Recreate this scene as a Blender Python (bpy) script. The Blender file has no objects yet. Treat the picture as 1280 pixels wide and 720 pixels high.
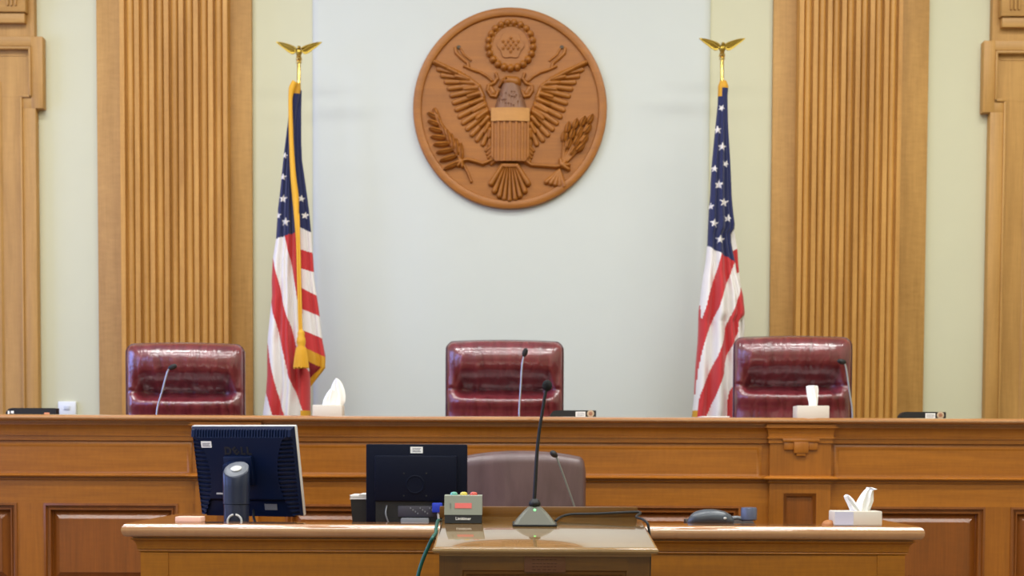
import bpy, bmesh, math, random
import numpy as np
from mathutils import Vector, Matrix
random.seed(7)
C = bpy.context.scene.collection
sc = bpy.context.scene
PI = math.pi

# ------------------------------------------------------------------ camera
F = 1900.0
PITCH = math.radians(2.65); ROLL = math.radians(0.25)
EYE = 1.37
_f = Vector((0, math.cos(PITCH), -math.sin(PITCH)))
_u0 = Vector((0, math.sin(PITCH), math.cos(PITCH)))
_r0 = Vector((1, 0, 0))
_r = _r0*math.cos(ROLL) + _u0*math.sin(ROLL)
_u = -_r0*math.sin(ROLL) + _u0*math.cos(ROLL)
PPY = 565 + F*math.tan(PITCH)

def W(px, py, Y):
    """where the line of sight through a photograph point meets the plane at distance Y: (x, z)"""
    d = _f + _r*((px-640)/F) + _u*((PPY-py)/F)
    t = Y/d.y
    return d.x*t, EYE + d.z*t
def WX(px, py, Y): return W(px, py, Y)[0]
def WZ(py, Y, px=640): return W(px, py, Y)[1]

cam = bpy.data.cameras.new('camera')
cam.sensor_width = 36.0; cam.lens = F/1280*36.0
cam.shift_y = (PPY-360)/1280.0
cam.clip_start = 0.05
cam.dof.use_dof = True; cam.dof.focus_distance = 4.9; cam.dof.aperture_fstop = 4.5
co = bpy.data.objects.new('camera', cam); C.objects.link(co)
m = Matrix((( _r.x, _u.x, -_f.x, 0), (_r.y, _u.y, -_f.y, 0), (_r.z, _u.z, -_f.z, EYE), (0,0,0,1)))
co.matrix_world = m
sc.camera = co

# ------------------------------------------------------------------ materials
def lin(c):
    return tuple((v/12.92 if v <= 0.04045 else ((v+0.055)/1.055)**2.4) for v in [x/255 for x in c])
def rgba(c): return lin(c) + (1,)

def new_mat(name):
    mt = bpy.data.materials.new(name); mt.use_nodes = True
    nt = mt.node_tree; b = nt.nodes['Principled BSDF']
    return mt, nt, b

def plain(name, c, rough=.5, metal=0, spec=.5, coat=0, bump=0, bscale=200, emit=None, estr=0, var=0.06, sheen=0):
    mt, nt, b = new_mat(name)
    n = nt.nodes; l = nt.links
    tc = n.new('ShaderNodeTexCoord')
    no = n.new('ShaderNodeTexNoise'); no.inputs['Scale'].default_value = bscale if bump else 6
    no.inputs['Detail'].default_value = 4
    l.new(tc.outputs['Object'], no.inputs['Vector'])
    n2 = n.new('ShaderNodeTexNoise'); n2.inputs['Scale'].default_value = 5; n2.inputs['Detail'].default_value = 3
    l.new(tc.outputs['Object'], n2.inputs['Vector'])
    mx = n.new('ShaderNodeMix'); mx.data_type = 'RGBA'
    a = lin(c)
    mx.inputs[6].default_value = tuple(x*(1-var) for x in a)+(1,)
    mx.inputs[7].default_value = tuple(min(1, x*(1+var)) for x in a)+(1,)
    l.new(n2.outputs['Fac'], mx.inputs[0]); l.new(mx.outputs[2], b.inputs['Base Color'])
    b.inputs['Roughness'].default_value = rough; b.inputs['Metallic'].default_value = metal
    b.inputs['Specular IOR Level'].default_value = spec
    b.inputs['Coat Weight'].default_value = coat; b.inputs['Coat Roughness'].default_value = .1
    if sheen: b.inputs['Sheen Weight'].default_value = sheen
    if bump:
        bp = n.new('ShaderNodeBump'); bp.inputs['Strength'].default_value = bump; bp.inputs['Distance'].default_value = .002
        l.new(no.outputs['Fac'], bp.inputs['Height']); l.new(bp.outputs[0], b.inputs['Normal'])
    if emit:
        b.inputs['Emission Color'].default_value = rgba(emit); b.inputs['Emission Strength'].default_value = estr
    return mt

def wood(name, dark, light, axis='Z', rough=.36, coat=.25, coat_rough=.18, fleck=.35, scale=1.0):
    """oak: long soft grain along the axis, fine pores, cross flecks"""
    mt, nt, b = new_mat(name); n = nt.nodes; l = nt.links
    tc = n.new('ShaderNodeTexCoord')
    def noise(sa, sx, detail=4, dist=0., rough_=.55):
        mp = n.new('ShaderNodeMapping')
        s = [sx*scale]*3; s['XYZ'.index(axis)] = sa*scale
        mp.inputs['Scale'].default_value = s
        no = n.new('ShaderNodeTexNoise'); no.inputs['Scale'].default_value = 1
        no.inputs['Detail'].default_value = detail; no.inputs['Distortion'].default_value = dist
        no.inputs['Roughness'].default_value = rough_
        l.new(tc.outputs['Object'], mp.inputs['Vector']); l.new(mp.outputs[0], no.inputs['Vector'])
        return no.outputs['Fac']
    g1 = noise(1.3, 16, 5, .6); g2 = noise(5, 170, 3); g3 = noise(.5, 2.2, 2)
    g4 = noise(60, 18, 2, .3)
    def math_(op, a, bb):
        k = n.new('ShaderNodeMath'); k.operation = op
        for i, v in enumerate((a, bb)):
            if isinstance(v, (int, float)): k.inputs[i].default_value = v
            else: l.new(v, k.inputs[i])
        return k.outputs[0]
    t = math_('ADD', math_('MULTIPLY', g1, .5), math_('MULTIPLY', g2, .32))
    t = math_('ADD', t, math_('MULTIPLY', g3, .35))
    t = math_('ADD', t, math_('MULTIPLY', g4, fleck*.3))
    rp = n.new('ShaderNodeValToRGB')
    c0 = .42 + fleck*.08; c1 = .78 + fleck*.2
    rp.color_ramp.elements[0].position = c0; rp.color_ramp.elements[1].position = c1
    rp.color_ramp.elements[0].color = rgba(dark); rp.color_ramp.elements[1].color = rgba(light)
    l.new(t, rp.inputs[0]); l.new(rp.outputs[0], b.inputs['Base Color'])
    b.inputs['Roughness'].default_value = rough
    b.inputs['Coat Weight'].default_value = coat; b.inputs['Coat Roughness'].default_value = coat_rough
    b.inputs['Coat IOR'].default_value = 2.5 if coat >= 1 else 1.5
    bp = n.new('ShaderNodeBump'); bp.inputs['Strength'].default_value = .08; bp.inputs['Distance'].default_value = .002
    l.new(g2, bp.inputs['Height']); l.new(bp.outputs[0], b.inputs['Normal'])
    return mt

def leather(name, dark, light, rough=.32, coat=1.0, bscale=9, bstr=.62):
    mt, nt, b = new_mat(name); n = nt.nodes; l = nt.links
    tc = n.new('ShaderNodeTexCoord')
    mp = n.new('ShaderNodeMapping'); mp.inputs['Scale'].default_value = (2.6, 1, .7)
    l.new(tc.outputs['Object'], mp.inputs['Vector'])
    no = n.new('ShaderNodeTexNoise'); no.inputs['Scale'].default_value = bscale; no.inputs['Detail'].default_value = 5
    no.inputs['Distortion'].default_value = .8
    l.new(mp.outputs[0], no.inputs['Vector'])
    fine = n.new('ShaderNodeTexVoronoi'); fine.inputs['Scale'].default_value = 260
    l.new(tc.outputs['Object'], fine.inputs['Vector'])
    rp = n.new('ShaderNodeValToRGB')
    rp.color_ramp.elements[0].position = .3; rp.color_ramp.elements[1].position = .7
    rp.color_ramp.elements[0].color = rgba(dark); rp.color_ramp.elements[1].color = rgba(light)
    l.new(no.outputs['Fac'], rp.inputs[0]); l.new(rp.outputs[0], b.inputs['Base Color'])
    b.inputs['Roughness'].default_value = rough
    b.inputs['Coat Weight'].default_value = coat; b.inputs['Coat Roughness'].default_value = .13; b.inputs['Coat IOR'].default_value = 1.7
    b1 = n.new('ShaderNodeBump'); b1.inputs['Strength'].default_value = bstr; b1.inputs['Distance'].default_value = .012
    l.new(no.outputs['Fac'], b1.inputs['Height'])
    b2 = n.new('ShaderNodeBump'); b2.inputs['Strength'].default_value = .12; b2.inputs['Distance'].default_value = .001
    l.new(fine.outputs['Distance'], b2.inputs['Height']); l.new(b1.outputs[0], b2.inputs['Normal'])
    l.new(b2.outputs[0], b.inputs['Normal']); l.new(b1.outputs[0], b.inputs['Coat Normal'])
    return mt

M = {}
M['oak_v']  = wood('oak_pale_upright', (162,110,40), (212,158,78), 'Z', rough=.5, coat=0)
M['oak_vq'] = wood('oak_quartersawn_upright', (158,114,52), (200,152,82), 'Z', fleck=.8, rough=.55, coat=0)
M['oak_door'] = wood('oak_door_upright', (160,116,54), (198,150,80), 'Z', rough=.5, coat=0)
M['oak_doorx'] = wood('oak_door_level', (160,116,54), (198,150,80), 'X', rough=.5, coat=0)
M['bench_x'] = wood('oak_bench_level', (138,78,12), (186,114,30), 'X', fleck=.55, rough=.34)
M['bench_z'] = wood('oak_bench_upright', (134,76,12), (180,108,28), 'Z', rough=.34)
M['bench_top'] = wood('oak_ledge_polished', (150,96,52), (196,140,88), 'X', rough=.2, coat=1.0, coat_rough=.025)
M['panel_z'] = wood('oak_raised_field', (112,60,14), (152,84,24), 'Z', rough=.34)
M['desk_x'] = wood('oak_desk_level', (132,77,3), (182,112,8), 'X', fleck=.8, rough=.34)
M['lect_x'] = wood('oak_lectern_level', (80,46,2), (124,78,8), 'X', rough=.3)
M['lect_z'] = wood('oak_lectern_upright', (78,44,2), (116,72,8), 'Z', rough=.3)
M['lect_top'] = wood('oak_lectern_polished', (118,88,48), (156,122,76), 'X', rough=.12, coat=.95, coat_rough=.03)
M['seal'] = wood('carved_oak', (136,80,16), (172,106,30), 'X', rough=.5, coat=.05)
M['seal_light'] = wood('carved_oak_pale', (168,112,46), (196,138,66), 'X', rough=.5, coat=.05)
M['seal_dark'] = wood('carved_oak_brown', (112,74,50), (140,98,68), 'Z', rough=.5, coat=.05)
M['cream'] = plain('cream_paint', (203,200,170), .75, bump=.05, bscale=350, var=.02)
M['white'] = plain('white_wall_paint', (202,206,200), .75, bump=.05, bscale=350, var=.015)
M['ceil'] = plain('ceiling_paint', (232,230,222), .9, var=.02)
M['carpet'] = plain('brown_carpet', (112,96,78), .95, bump=.6, bscale=500, var=.2)
M['leather'] = leather('burgundy_leather', (86,22,32), (126,48,56))
M['piping'] = plain('burgundy_piping', (66,20,28), .35, coat=.3)
M['taupe'] = leather('taupe_leather', (86,66,66), (104,82,82), rough=.4, coat=.2, bscale=5, bstr=.12)
M['blackp'] = plain('black_plastic', (26,28,34), .42, bump=.1, bscale=900)
M['navy'] = plain('navy_black_plastic', (8,13,30), .5, spec=.12, bump=.1, bscale=900)
M['navy_reflect'] = plain('plastic_window_tint', (7,21,50), .4, spec=.2)  # blue window reflection put into the dark plastic's base colour
M['navy_col'] = plain('stand_plastic', (26,35,56), .3)
M['blk'] = plain('black_matte', (12,12,14), .55)
M['greyp'] = plain('grey_plastic', (120,122,126), .4)
M['silver'] = plain('silver_plastic', (196,196,192), .35)
M['chrome'] = plain('brushed_steel', (196,198,200), .28, metal=1)
M['steel'] = plain('dull_steel', (128,132,126), .4, metal=.7)
M['brass'] = plain('polished_brass', (214,184,104), .24, metal=1)
M['brass_wing'] = plain('antique_brass', (176,148,66), .34, metal=1)
M['paper'] = plain('white_paper', (236,235,230), .8, var=.02)
M['tissue'] = plain('tissue_paper', (246,246,244), .9, bump=.3, bscale=60, var=.01)
M['card'] = plain('pale_card', (208,200,188), .7, var=.05)
M['card_blue'] = plain('lilac_card', (194,195,216), .7, var=.05)
M['pink'] = plain('pale_pink_pad', (228,186,166), .7)
M['tan'] = plain('tan_wood_small', (168,108,58), .5)
M['red'] = plain('flag_red', (190,44,46), .8, bump=.3, bscale=700, sheen=.2)
M['fwhite'] = plain('flag_white', (226,220,216), .8, bump=.3, bscale=700, sheen=.2)
M['fblue'] = plain('flag_blue', (24,32,80), .8, bump=.3, bscale=700, sheen=.2)
M['gold'] = plain('gold_fringe', (206,150,28), .65, bump=.6, bscale=400)
M['goldcord'] = plain('gold_cord', (222,164,26), .55, bump=.6, bscale=500)
M['fdred'] = plain('flag_red_inner', (128,24,30), .85)  # darker red for the triangle inside the fold
M['timer'] = plain('timer_grey_green', (138,142,128), .5)
M['lens_red'] = plain('red_lens', (214,92,80), .25, coat=.4)
M['lens_yel'] = plain('yellow_lens', (222,204,92), .25, coat=.4)
M['lens_grn'] = plain('teal_lens', (104,178,160), .25, coat=.4)
M['display'] = plain('red_display', (206,104,98), .4, emit=(230,90,86), estr=.25)
M['led'] = plain('green_led', (120,240,130), .3, emit=(110,255,130), estr=2.5)
M['micbase'] = plain('mic_base_grey', (98,98,86), .42)
M['bronze'] = plain('bronze_plaque', (116,78,56), .4, metal=.35)
M['bronze_d'] = plain('bronze_dark', (78,46,30), .5, metal=.3)
M['vga'] = plain('blue_connector', (28,54,176), .4)
M['teal'] = plain('green_cable', (18,84,72), .4)
M['emblem'] = plain('round_emblem', (186,164,134), .5)
M['emblem_d'] = plain('round_emblem_core', (150,104,78), .5)
M['orange'] = plain('orange_mark', (214,140,100), .5)
M['phone'] = plain('phone_charcoal', (70,76,84), .34, coat=.3)
M['phone_d'] = plain('phone_black', (30,32,38), .4)
M['plate'] = plain('white_switch_plate', (226,228,226), .4)
M['glass'] = plain('bright_pane', (200,215,235), .1, coat=.5)
M['mark'] = plain('grey_print', (118,118,122), .6)

# ------------------------------------------------------------------ mesh builder
class MB:
    def __init__(s): s.v = []; s.f = []; s.m = []
    def add(s, vs, fs, mat=0, X=None):
        b = len(s.v)
        s.v += [tuple(X @ Vector(p)) if X is not None else tuple(p) for p in vs]
        s.f += [tuple(i+b for i in f) for f in fs]
        s.m += ([mat]*len(fs) if isinstance(mat, int) else list(mat))
        return s
    def box(s, x0, x1, y0, y1, z0, z1, bev=0, mat=0, seg=2, X=None):
        x0, x1 = min(x0,x1), max(x0,x1); y0, y1 = min(y0,y1), max(y0,y1); z0, z1 = min(z0,z1), max(z0,z1)
        if bev <= 0:
            vs = [(x,y,z) for z in (z0,z1) for y in (y0,y1) for x in (x0,x1)]
            fs = [(0,2,3,1),(4,5,7,6),(0,1,5,4),(2,6,7,3),(0,4,6,2),(1,3,7,5)]
            return s.add(vs, fs, mat, X)
        bm = bmesh.new()
        bmesh.ops.create_cube(bm, size=1)
        for v in bm.verts:
            v.co = Vector(((x0+x1)/2+v.co.x*(x1-x0), (y0+y1)/2+v.co.y*(y1-y0), (z0+z1)/2+v.co.z*(z1-z0)))
        bev = min(bev, .49*min(x1-x0, y1-y0, z1-z0))
        bmesh.ops.bevel(bm, geom=bm.edges[:], offset=bev, segments=seg, affect='EDGES', profile=.5)
        bm.verts.index_update()
        vs = [tuple(v.co) for v in bm.verts]; fs = [tuple(v.index for v in f.verts) for f in bm.faces]
        bm.free()
        return s.add(vs, fs, mat, X)
    def prism(s, poly, axis, a, b, mat=0, X=None):
        """polygon in the two other axes (in xyz order), extruded along axis from a to b"""
        n = len(poly); vs = []
        for t in (a, b):
            for p, q in poly:
                vs.append({'x': (t,p,q), 'y': (p,t,q), 'z': (p,q,t)}[axis])
        fs = [tuple(range(n)), tuple(range(2*n-1, n-1, -1))]
        fs += [(i, (i+1) % n, n+(i+1) % n, n+i) for i in range(n)]
        return s.add(vs, fs, mat, X)
    def ring(s, x0, x1, y0, y1, prof, top=True, bottom=True, mat=0, X=None, back=True):
        """rectangle swept up through profile (outward offset, z); mitred corners"""
        vs = []; fs = []
        for o, z in prof:
            vs += [(x0-o,y0-o,z),(x1+o,y0-o,z),(x1+o,y1+o,z),(x0-o,y1+o,z)]
        for k in range(len(prof)-1):
            for i in range(4):
                if i == 2 and not back: continue
                j = (i+1) % 4
                fs.append((k*4+i, k*4+j, k*4+4+j, k*4+4+i))
        if bottom: fs.append((3,2,1,0))
        e = (len(prof)-1)*4
        if top: fs.append((e,e+1,e+2,e+3))
        return s.add(vs, fs, mat, X)
    def frame(s, x0, x1, z0, z1, y, prof, cap=True, mat=0, capmat=None):
        """upright frame facing -y, swept inward through profile (inset, depth into +y)"""
        vs = []; fs = []; ms = []
        for o, d in prof:
            vs += [(x0+o,y+d,z0+o),(x1-o,y+d,z0+o),(x1-o,y+d,z1-o),(x0+o,y+d,z1-o)]
        for k in range(len(prof)-1):
            for i in range(4):
                j = (i+1) % 4
                fs.append((k*4+i, k*4+j, k*4+4+j, k*4+4+i)); ms.append(mat)
        if cap:
            e = (len(prof)-1)*4
            fs.append((e,e+1,e+2,e+3)); ms.append(mat if capmat is None else capmat)
        return s.add(vs, fs, ms)
    def lathe(s, prof, cx=0, cy=0, cz=0, n=24, mat=0, X=None, cap=True, sx=1, sy=1):
        vs = []; fs = []
        for r, z in prof:
            for i in range(n):
                a = 2*PI*i/n
                vs.append((cx+sx*r*math.cos(a), cy+sy*r*math.sin(a), cz+z))
        for k in range(len(prof)-1):
            for i in range(n):
                j = (i+1) % n
                fs.append((k*n+i, k*n+j, k*n+n+j, k*n+n+i))
        if cap:
            fs.append(tuple(range(n-1,-1,-1))); e = (len(prof)-1)*n
            fs.append(tuple(range(e, e+n)))
        return s.add(vs, fs, mat, X)
    def tube(s, pts, r, n=10, mat=0, X=None, smooth=0):
        pts = [Vector(p) for p in pts]
        rs = list(r) if isinstance(r, (list, tuple)) else [r]*len(pts)
        if smooth:
            P = []; R = []
            m_ = len(pts)
            for i in range(m_-1):
                p0, p1, p2, p3 = pts[max(i-1,0)], pts[i], pts[i+1], pts[min(i+2,m_-1)]
                for k in range(smooth):
                    t = k/smooth
                    P.append(.5*((2*p1)+(p2-p0)*t+(2*p0-5*p1+4*p2-p3)*t*t+(3*p1-p0-3*p2+p3)*t**3))
                    R.append(rs[i]*(1-t)+rs[i+1]*t)
            P.append(pts[-1]); R.append(rs[-1]); pts, rs = P, R
        vs = []; fs = []
        up = None
        for i, p in enumerate(pts):
            t = (pts[min(i+1,len(pts)-1)]-pts[max(i-1,0)]).normalized()
            if up is None:
                up = Vector((0,0,1)) if abs(t.z) < .9 else Vector((1,0,0))
            a = t.cross(up).normalized(); up = a.cross(t).normalized()
            for k in range(n):
                w = 2*PI*k/n
                vs.append(tuple(p + (a*math.cos(w)+up*math.sin(w))*rs[i]))
        for i in range(len(pts)-1):
            for k in range(n):
                j = (k+1) % n
                fs.append((i*n+k, i*n+j, i*n+n+j, i*n+n+k))
        fs.append(tuple(range(n-1,-1,-1))); e = (len(pts)-1)*n; fs.append(tuple(range(e,e+n)))
        return s.add(vs, fs, mat, X)
    def ball(s, c, rx, ry=None, rz=None, n=20, mat=0, X=None, half=False):
        ry = rx if ry is None else ry; rz = rx if rz is None else rz
        prof = []
        k0 = 0 if half else -8
        for k in range(k0, 9):
            a = k/8*PI/2
            prof.append((max(math.cos(a), 1e-4), math.sin(a)))
        T = Matrix.Translation(c) @ Matrix.Diagonal((rx,ry,rz,1))
        return s.lathe(prof, n=n, mat=mat, X=(X @ T if X is not None else T))
    def grid(s, fn, nu, nv, mat=0, closed_u=False, X=None):
        vs = []; fs = []
        for j in range(nv+1):
            for i in range(nu if closed_u else nu+1):
                vs.append(fn(i/nu, j/nv))
        w = nu if closed_u else nu+1
        for j in range(nv):
            for i in range(nu):
                i2 = (i+1) % w if closed_u else i+1
                fs.append((j*w+i, j*w+i2, (j+1)*w+i2, (j+1)*w+i))
        return s.add(vs, fs, mat, X)
    def build(s, name, mats, parent=None, local=False, ang=38, fix=True):
        if not isinstance(mats, (list, tuple)): mats = [mats]
        me = bpy.data.meshes.new(name)
        off = Vector((0,0,0))
        if parent is not None and not local:
            p = parent
            while p is not None: off += p.location; p = p.parent
        vs = [(x-off.x, y-off.y, z-off.z) for x, y, z in s.v]
        me.from_pydata(vs, [], s.f)
        for mt in mats: me.materials.append(mt)
        if len(mats) > 1: me.polygons.foreach_set('material_index', s.m)
        if fix:
            bm = bmesh.new(); bm.from_mesh(me)
            bmesh.ops.remove_doubles(bm, verts=bm.verts[:], dist=1e-6)
            bmesh.ops.recalc_face_normals(bm, faces=bm.faces[:])
            bm.to_mesh(me); bm.free()
        me.polygons.foreach_set('use_smooth', [True]*len(me.polygons))
        me.set_sharp_from_angle(angle=math.radians(ang))
        me.update()
        o = bpy.data.objects.new(name, me); C.objects.link(o)
        if parent is not None: o.parent = parent
        return o

def tag(o, label, cat, group=None, kind=None):
    o['label'] = label; o['category'] = cat
    if group: o['group'] = group
    if kind: o['kind'] = kind
    return o
def thing(name, label, cat, loc=(0,0,0), group=None, kind=None):
    o = bpy.data.objects.new(name, None); C.objects.link(o); o.location = loc; o.empty_display_size = .05
    return tag(o, label, cat, group, kind)
def plabel(o, label): o['label'] = label; return o
def copy_tree(o, parent=None):
    c = o.copy(); C.objects.link(c)
    if parent is not None: c.parent = parent
    for ch in list(o.children): copy_tree(ch, c)
    return c
def text_mesh(name, body, size, mat, X, parent, depth=.0006, spacing=1.0, bold=0.0):
    cu = bpy.data.curves.new(name, 'FONT'); cu.body = body; cu.size = size; cu.extrude = depth
    cu.align_x = 'CENTER'; cu.align_y = 'CENTER'; cu.space_character = spacing; cu.offset = bold
    tmp = bpy.data.objects.new(name+'_tmp', cu); C.objects.link(tmp)
    bpy.context.view_layer.update()
    me = bpy.data.meshes.new_from_object(tmp)
    bpy.data.objects.remove(tmp)
    me.transform(X); me.materials.clear(); me.materials.append(mat)
    o = bpy.data.objects.new(name, me); C.objects.link(o); o.parent = parent
    return o
# text lies in xy facing +z; this stands it up to face -y
STAND = Matrix.Rotation(PI/2, 4, 'X')

# ------------------------------------------------------------------ room
YW = 8.80; DAIS = .62; CEIL = 5.60; XL, XR = -5.2, 5.2; YB = -3.2; CLK = .30
tag(MB().box(XL-.1, XR+.1, YB-.1, YW+.1, -.1, 0).build('floor', M['carpet']), 'brown carpeted floor of the courtroom', 'floor', kind='structure')
tag(MB().box(XL-.1, XR+.1, YB-.1, YW+.1, CEIL, CEIL+.1).build('ceiling', M['ceil']), 'off-white plaster ceiling of the courtroom', 'ceiling', kind='structure')
tag(MB().box(XL-.1, XR+.1, YW, YW+.1, 0, CEIL).build('wall_back', M['cream']), 'cream painted wall behind the judges bench', 'wall', kind='structure')
tag(MB().box(XL-.1, XR+.1, YB-.1, YB, 0, CEIL).build('wall_front', M['cream']), 'cream painted wall opposite the judges bench', 'wall', kind='structure')
tag(MB().box(XR, XR+.1, YB, YW, 0, CEIL).build('wall_right', M['cream']), 'cream painted wall at the right side of the courtroom', 'wall', kind='structure')
# left wall with three tall window openings
wins = [(0.6, 2.1), (3.6, 5.1), (6.6, 8.1)]; wz0, wz1 = 1.2, 3.9
mb = MB(); ys = [YB] + [v for w in wins for v in w] + [YW]
for k in range(0, len(ys), 2): mb.box(XL-.1, XL, ys[k], ys[k+1], 0, CEIL)
for a, b in wins: mb.box(XL-.1, XL, a, b, 0, wz0); mb.box(XL-.1, XL, a, b, wz1, CEIL)
tag(mb.build('wall_left', M['cream']), 'cream painted wall with tall windows at the left side', 'wall', kind='structure')
for k, (a, b) in enumerate(wins):
    w = thing('window_%d' % (k+1), 'tall oak framed window in the left wall', 'window', (XL, (a+b)/2, wz0), kind='structure')
    q = MB()
    for y in (a, b-.07, (a+b)/2-.03): q.box(XL-.09, XL-.02, y, y+.07, wz0, wz1)
    for z in (wz0, wz1-.07, (wz0+wz1)/2): q.box(XL-.09, XL-.02, a, b, z, z+.07)
    q.build('window_frame', M['oak_v'], w)
    MB().box(XL-.07, XL-.06, a+.02, b-.02, wz0+.02, wz1-.02).build('pane', M['glass'], w)
tag(MB().box(-3.6, 3.6, 7.02, YW, 0, DAIS).build('floor_dais', M['carpet']), 'raised carpeted platform under the judges bench', 'platform', kind='structure')
tag(MB().box(-1.30, 1.30, 5.60, 6.92, 0, CLK).build('floor_step', M['carpet']), 'low carpeted platform under the clerk desk', 'platform', kind='structure')

# white centre panel of the wall
xa, xb = WX(391, 200, YW), WX(886.5, 200, YW)
mb = MB()
n = 8; prof = [(xa, YW)]
for k in range(n+1):
    a = k/n*PI/2; prof.append((xa+.03*math.sin(a) , YW-.025*math.sin(a)) if False else (xa+.05*(1-math.cos(a)), YW-.025*math.sin(a)))
prof2 = [(xb+xa-p[0], p[1]) for p in prof][::-1]
mb.prism(prof+prof2, 'z', DAIS, CEIL)
tag(mb.build('wall_panel', M['white']), 'broad white painted panel behind the round carved plaque', 'wall', kind='structure')

# fluted pilasters
def pilaster(name, label, x0, x1, s0, s1, mirror):
    p = thing(name, label, 'pilaster', ((x0+x1)/2, YW, DAIS), kind='structure')
    bk = .03; sh = .10
    MB().box(x0, x1, YW-bk, YW, DAIS, CEIL, bev=.004).build('backing_board', M['oak_vq'], p)
    # shaft outline seen from above, seven hollow flutes between narrow fillets
    wd = s1-s0; pit = wd/7.28; yf = YW-bk-sh
    poly = [(s0, YW-bk), (s0, yf)]
    e = .5*(wd-6*pit-.66*pit) ; fl = .68*pit
    for k in range(7):
        a = s0 + e + k*pit; b = a + fl; c = (a+b)/2
        dp_ = .030
        poly += [(a, yf), (a+.002, yf+dp_)]
        for q in range(11):       # a round reed lies in each channel
            t = PI*q/10
            poly.append((c - fl*.37*math.cos(t), yf + dp_ - .017*math.sin(t)))
        poly += [(b-.002, yf+dp_), (b, yf)]
    poly += [(s1, yf), (s1, YW-bk)]
    MB().prism(poly, 'z', DAIS, CEIL).build('fluted_shaft', M['oak_v'], p)
    return p
yfl = YW-.13
pilaster('trim_1', 'tall fluted oak pilaster left of the white wall panel', WX(121.5,200,YW-.03), WX(315,200,YW-.03), WX(146,200,yfl)+.02, WX(284.5,200,yfl), False)
pilaster('trim_2', 'tall fluted oak pilaster right of the white wall panel', WX(965,200,YW-.03), WX(1159,200,YW-.03), WX(997.5,200,yfl), WX(1126,200,yfl), True)

# eared oak door surrounds at both edges of the wall
def doorway(name, label, px, sgn):
    """built for the left doorway, outer edge toward +x; sgn -1 mirrors for the right one"""
    Y0 = YW; yc = YW-.06
    zz = lambda py: WZ(py, yc)
    x_out = abs(WX(46, 300, yc)) if sgn > 0 else abs(WX(1235, 300, yc))
    ppm = yc/F
    d = thing(name, label, 'doorway', (-sgn*(x_out+.65), Y0, DAIS), kind='structure')
    # u: distance outward from the casing's edge next to the wall field (0 = that edge, + = away from the room's middle)
    def X(u): return -sgn*(x_out+u)
    Wd = 1.30
    z_ear0, z_ear1 = zz(138), zz(48)
    cas = MB()
    for m_ in (0, 1):
        f = (lambda u: X(u)) if m_ == 0 else (lambda u: X(Wd-u))
        cas.box(f(.0), f(.074), yc, Y0, DAIS, z_ear0+.03, bev=.003)
        cas.box(f(-.044), f(.024), yc-.002, Y0, z_ear0, z_ear1, bev=.005)
        cas.box(f(.02), f(.076), yc-.001, Y0, z_ear0+.0, z_ear0+.07, bev=.003)
        cas.box(f(.022), f(.036), yc-.012, Y0, z_ear0+.06, z_ear1-.06, bev=.004)
        cas.box(f(.074), f(.087), yc-.010, Y0, DAIS, z_ear0+.074, bev=.004)
        cas.box(f(.022), f(.087), yc-.012, Y0, z_ear0+.06, z_ear0+.075, bev=.004)
    cas.build('casing', M['oak_door'], d)
    hd = MB()
    hd.box(X(.01), X(Wd-.01), yc-.001, Y0, z_ear1-.055, z_ear1-.001, bev=.003)
    hd.box(X(.024), X(Wd-.024), yc-.012, Y0, z_ear1-.075, z_ear1-.058, bev=.005)
    hd.build('head_casing', M['oak_doorx'], d)
    fr = MB()
    fr.box(X(.006), X(Wd-.006), yc+.01, Y0, z_ear1-.01, CEIL-.15)
    fr.build('frieze_board', M['oak_door'], d)
    bl = MB()
    zb = zz(33)
    bl.box(X(.048), X(Wd-.048), yc-.03, Y0, zb, zb+.055, bev=.004)
    bl.box(X(.038), X(Wd-.038), yc-.045, Y0, zb+.058, zb+.6, bev=.004)
    bl.build('frieze_block', M['oak_doorx'], d)
    gl = MB()
    for k in range(9):
        u = .085+k*.135
        for q in (0, 1, 2):
            gl.box(X(u+q*.022), X(u+q*.022+.012), yc-.058, yc-.04, zb+.09, zb+.45, bev=.004)
    gl.build('glyph_strip', M['oak_vq'], d)
    lf = MB()
    lf.box(X(.084), X(Wd-.084), Y0-.035, Y0-.005, DAIS, z_ear0+.08)
    lf.box(X(.034), X(Wd-.034), Y0-.036, Y0-.006, z_ear0+.07, z_ear1-.06)
    lf.box(X(.058), X(Wd-.058), Y0-.040, Y0-.006, z_ear1-.105, z_ear1-.098)
    lf.frame(min(X(.20), X(Wd-.20)), max(X(.20), X(Wd-.20)), DAIS+.25, z_ear1-.25, Y0-.0365,
             [(0,0),(.01,-.008),(.025,-.008),(.04,0),(.08,-.004)])
    lf.build('door_leaf', M['oak_door'], d)
    return d
doorway('door_1', 'oak door surround with eared corners at the far left of the wall', 46, 1)
doorway('door_2', 'oak door surround with eared corners at the far right of the wall', 1235, -1)

# white switch plate on the wall
x, z = W(85, 510, YW)
sp = thing('switch_plate', 'small square white control plate on the cream wall at left', 'switch', (x, YW, z))
MB().box(x-.052, x+.052, YW-.022, YW, z-.045, z+.038, bev=.006).build('plate', M['plate'], sp)
MB().box(x-.018, x+.018, YW-.028, YW-.02, z-.012, z+.012, bev=.004).build('button', plain('grey_button', (196,200,204), .4), sp)

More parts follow.
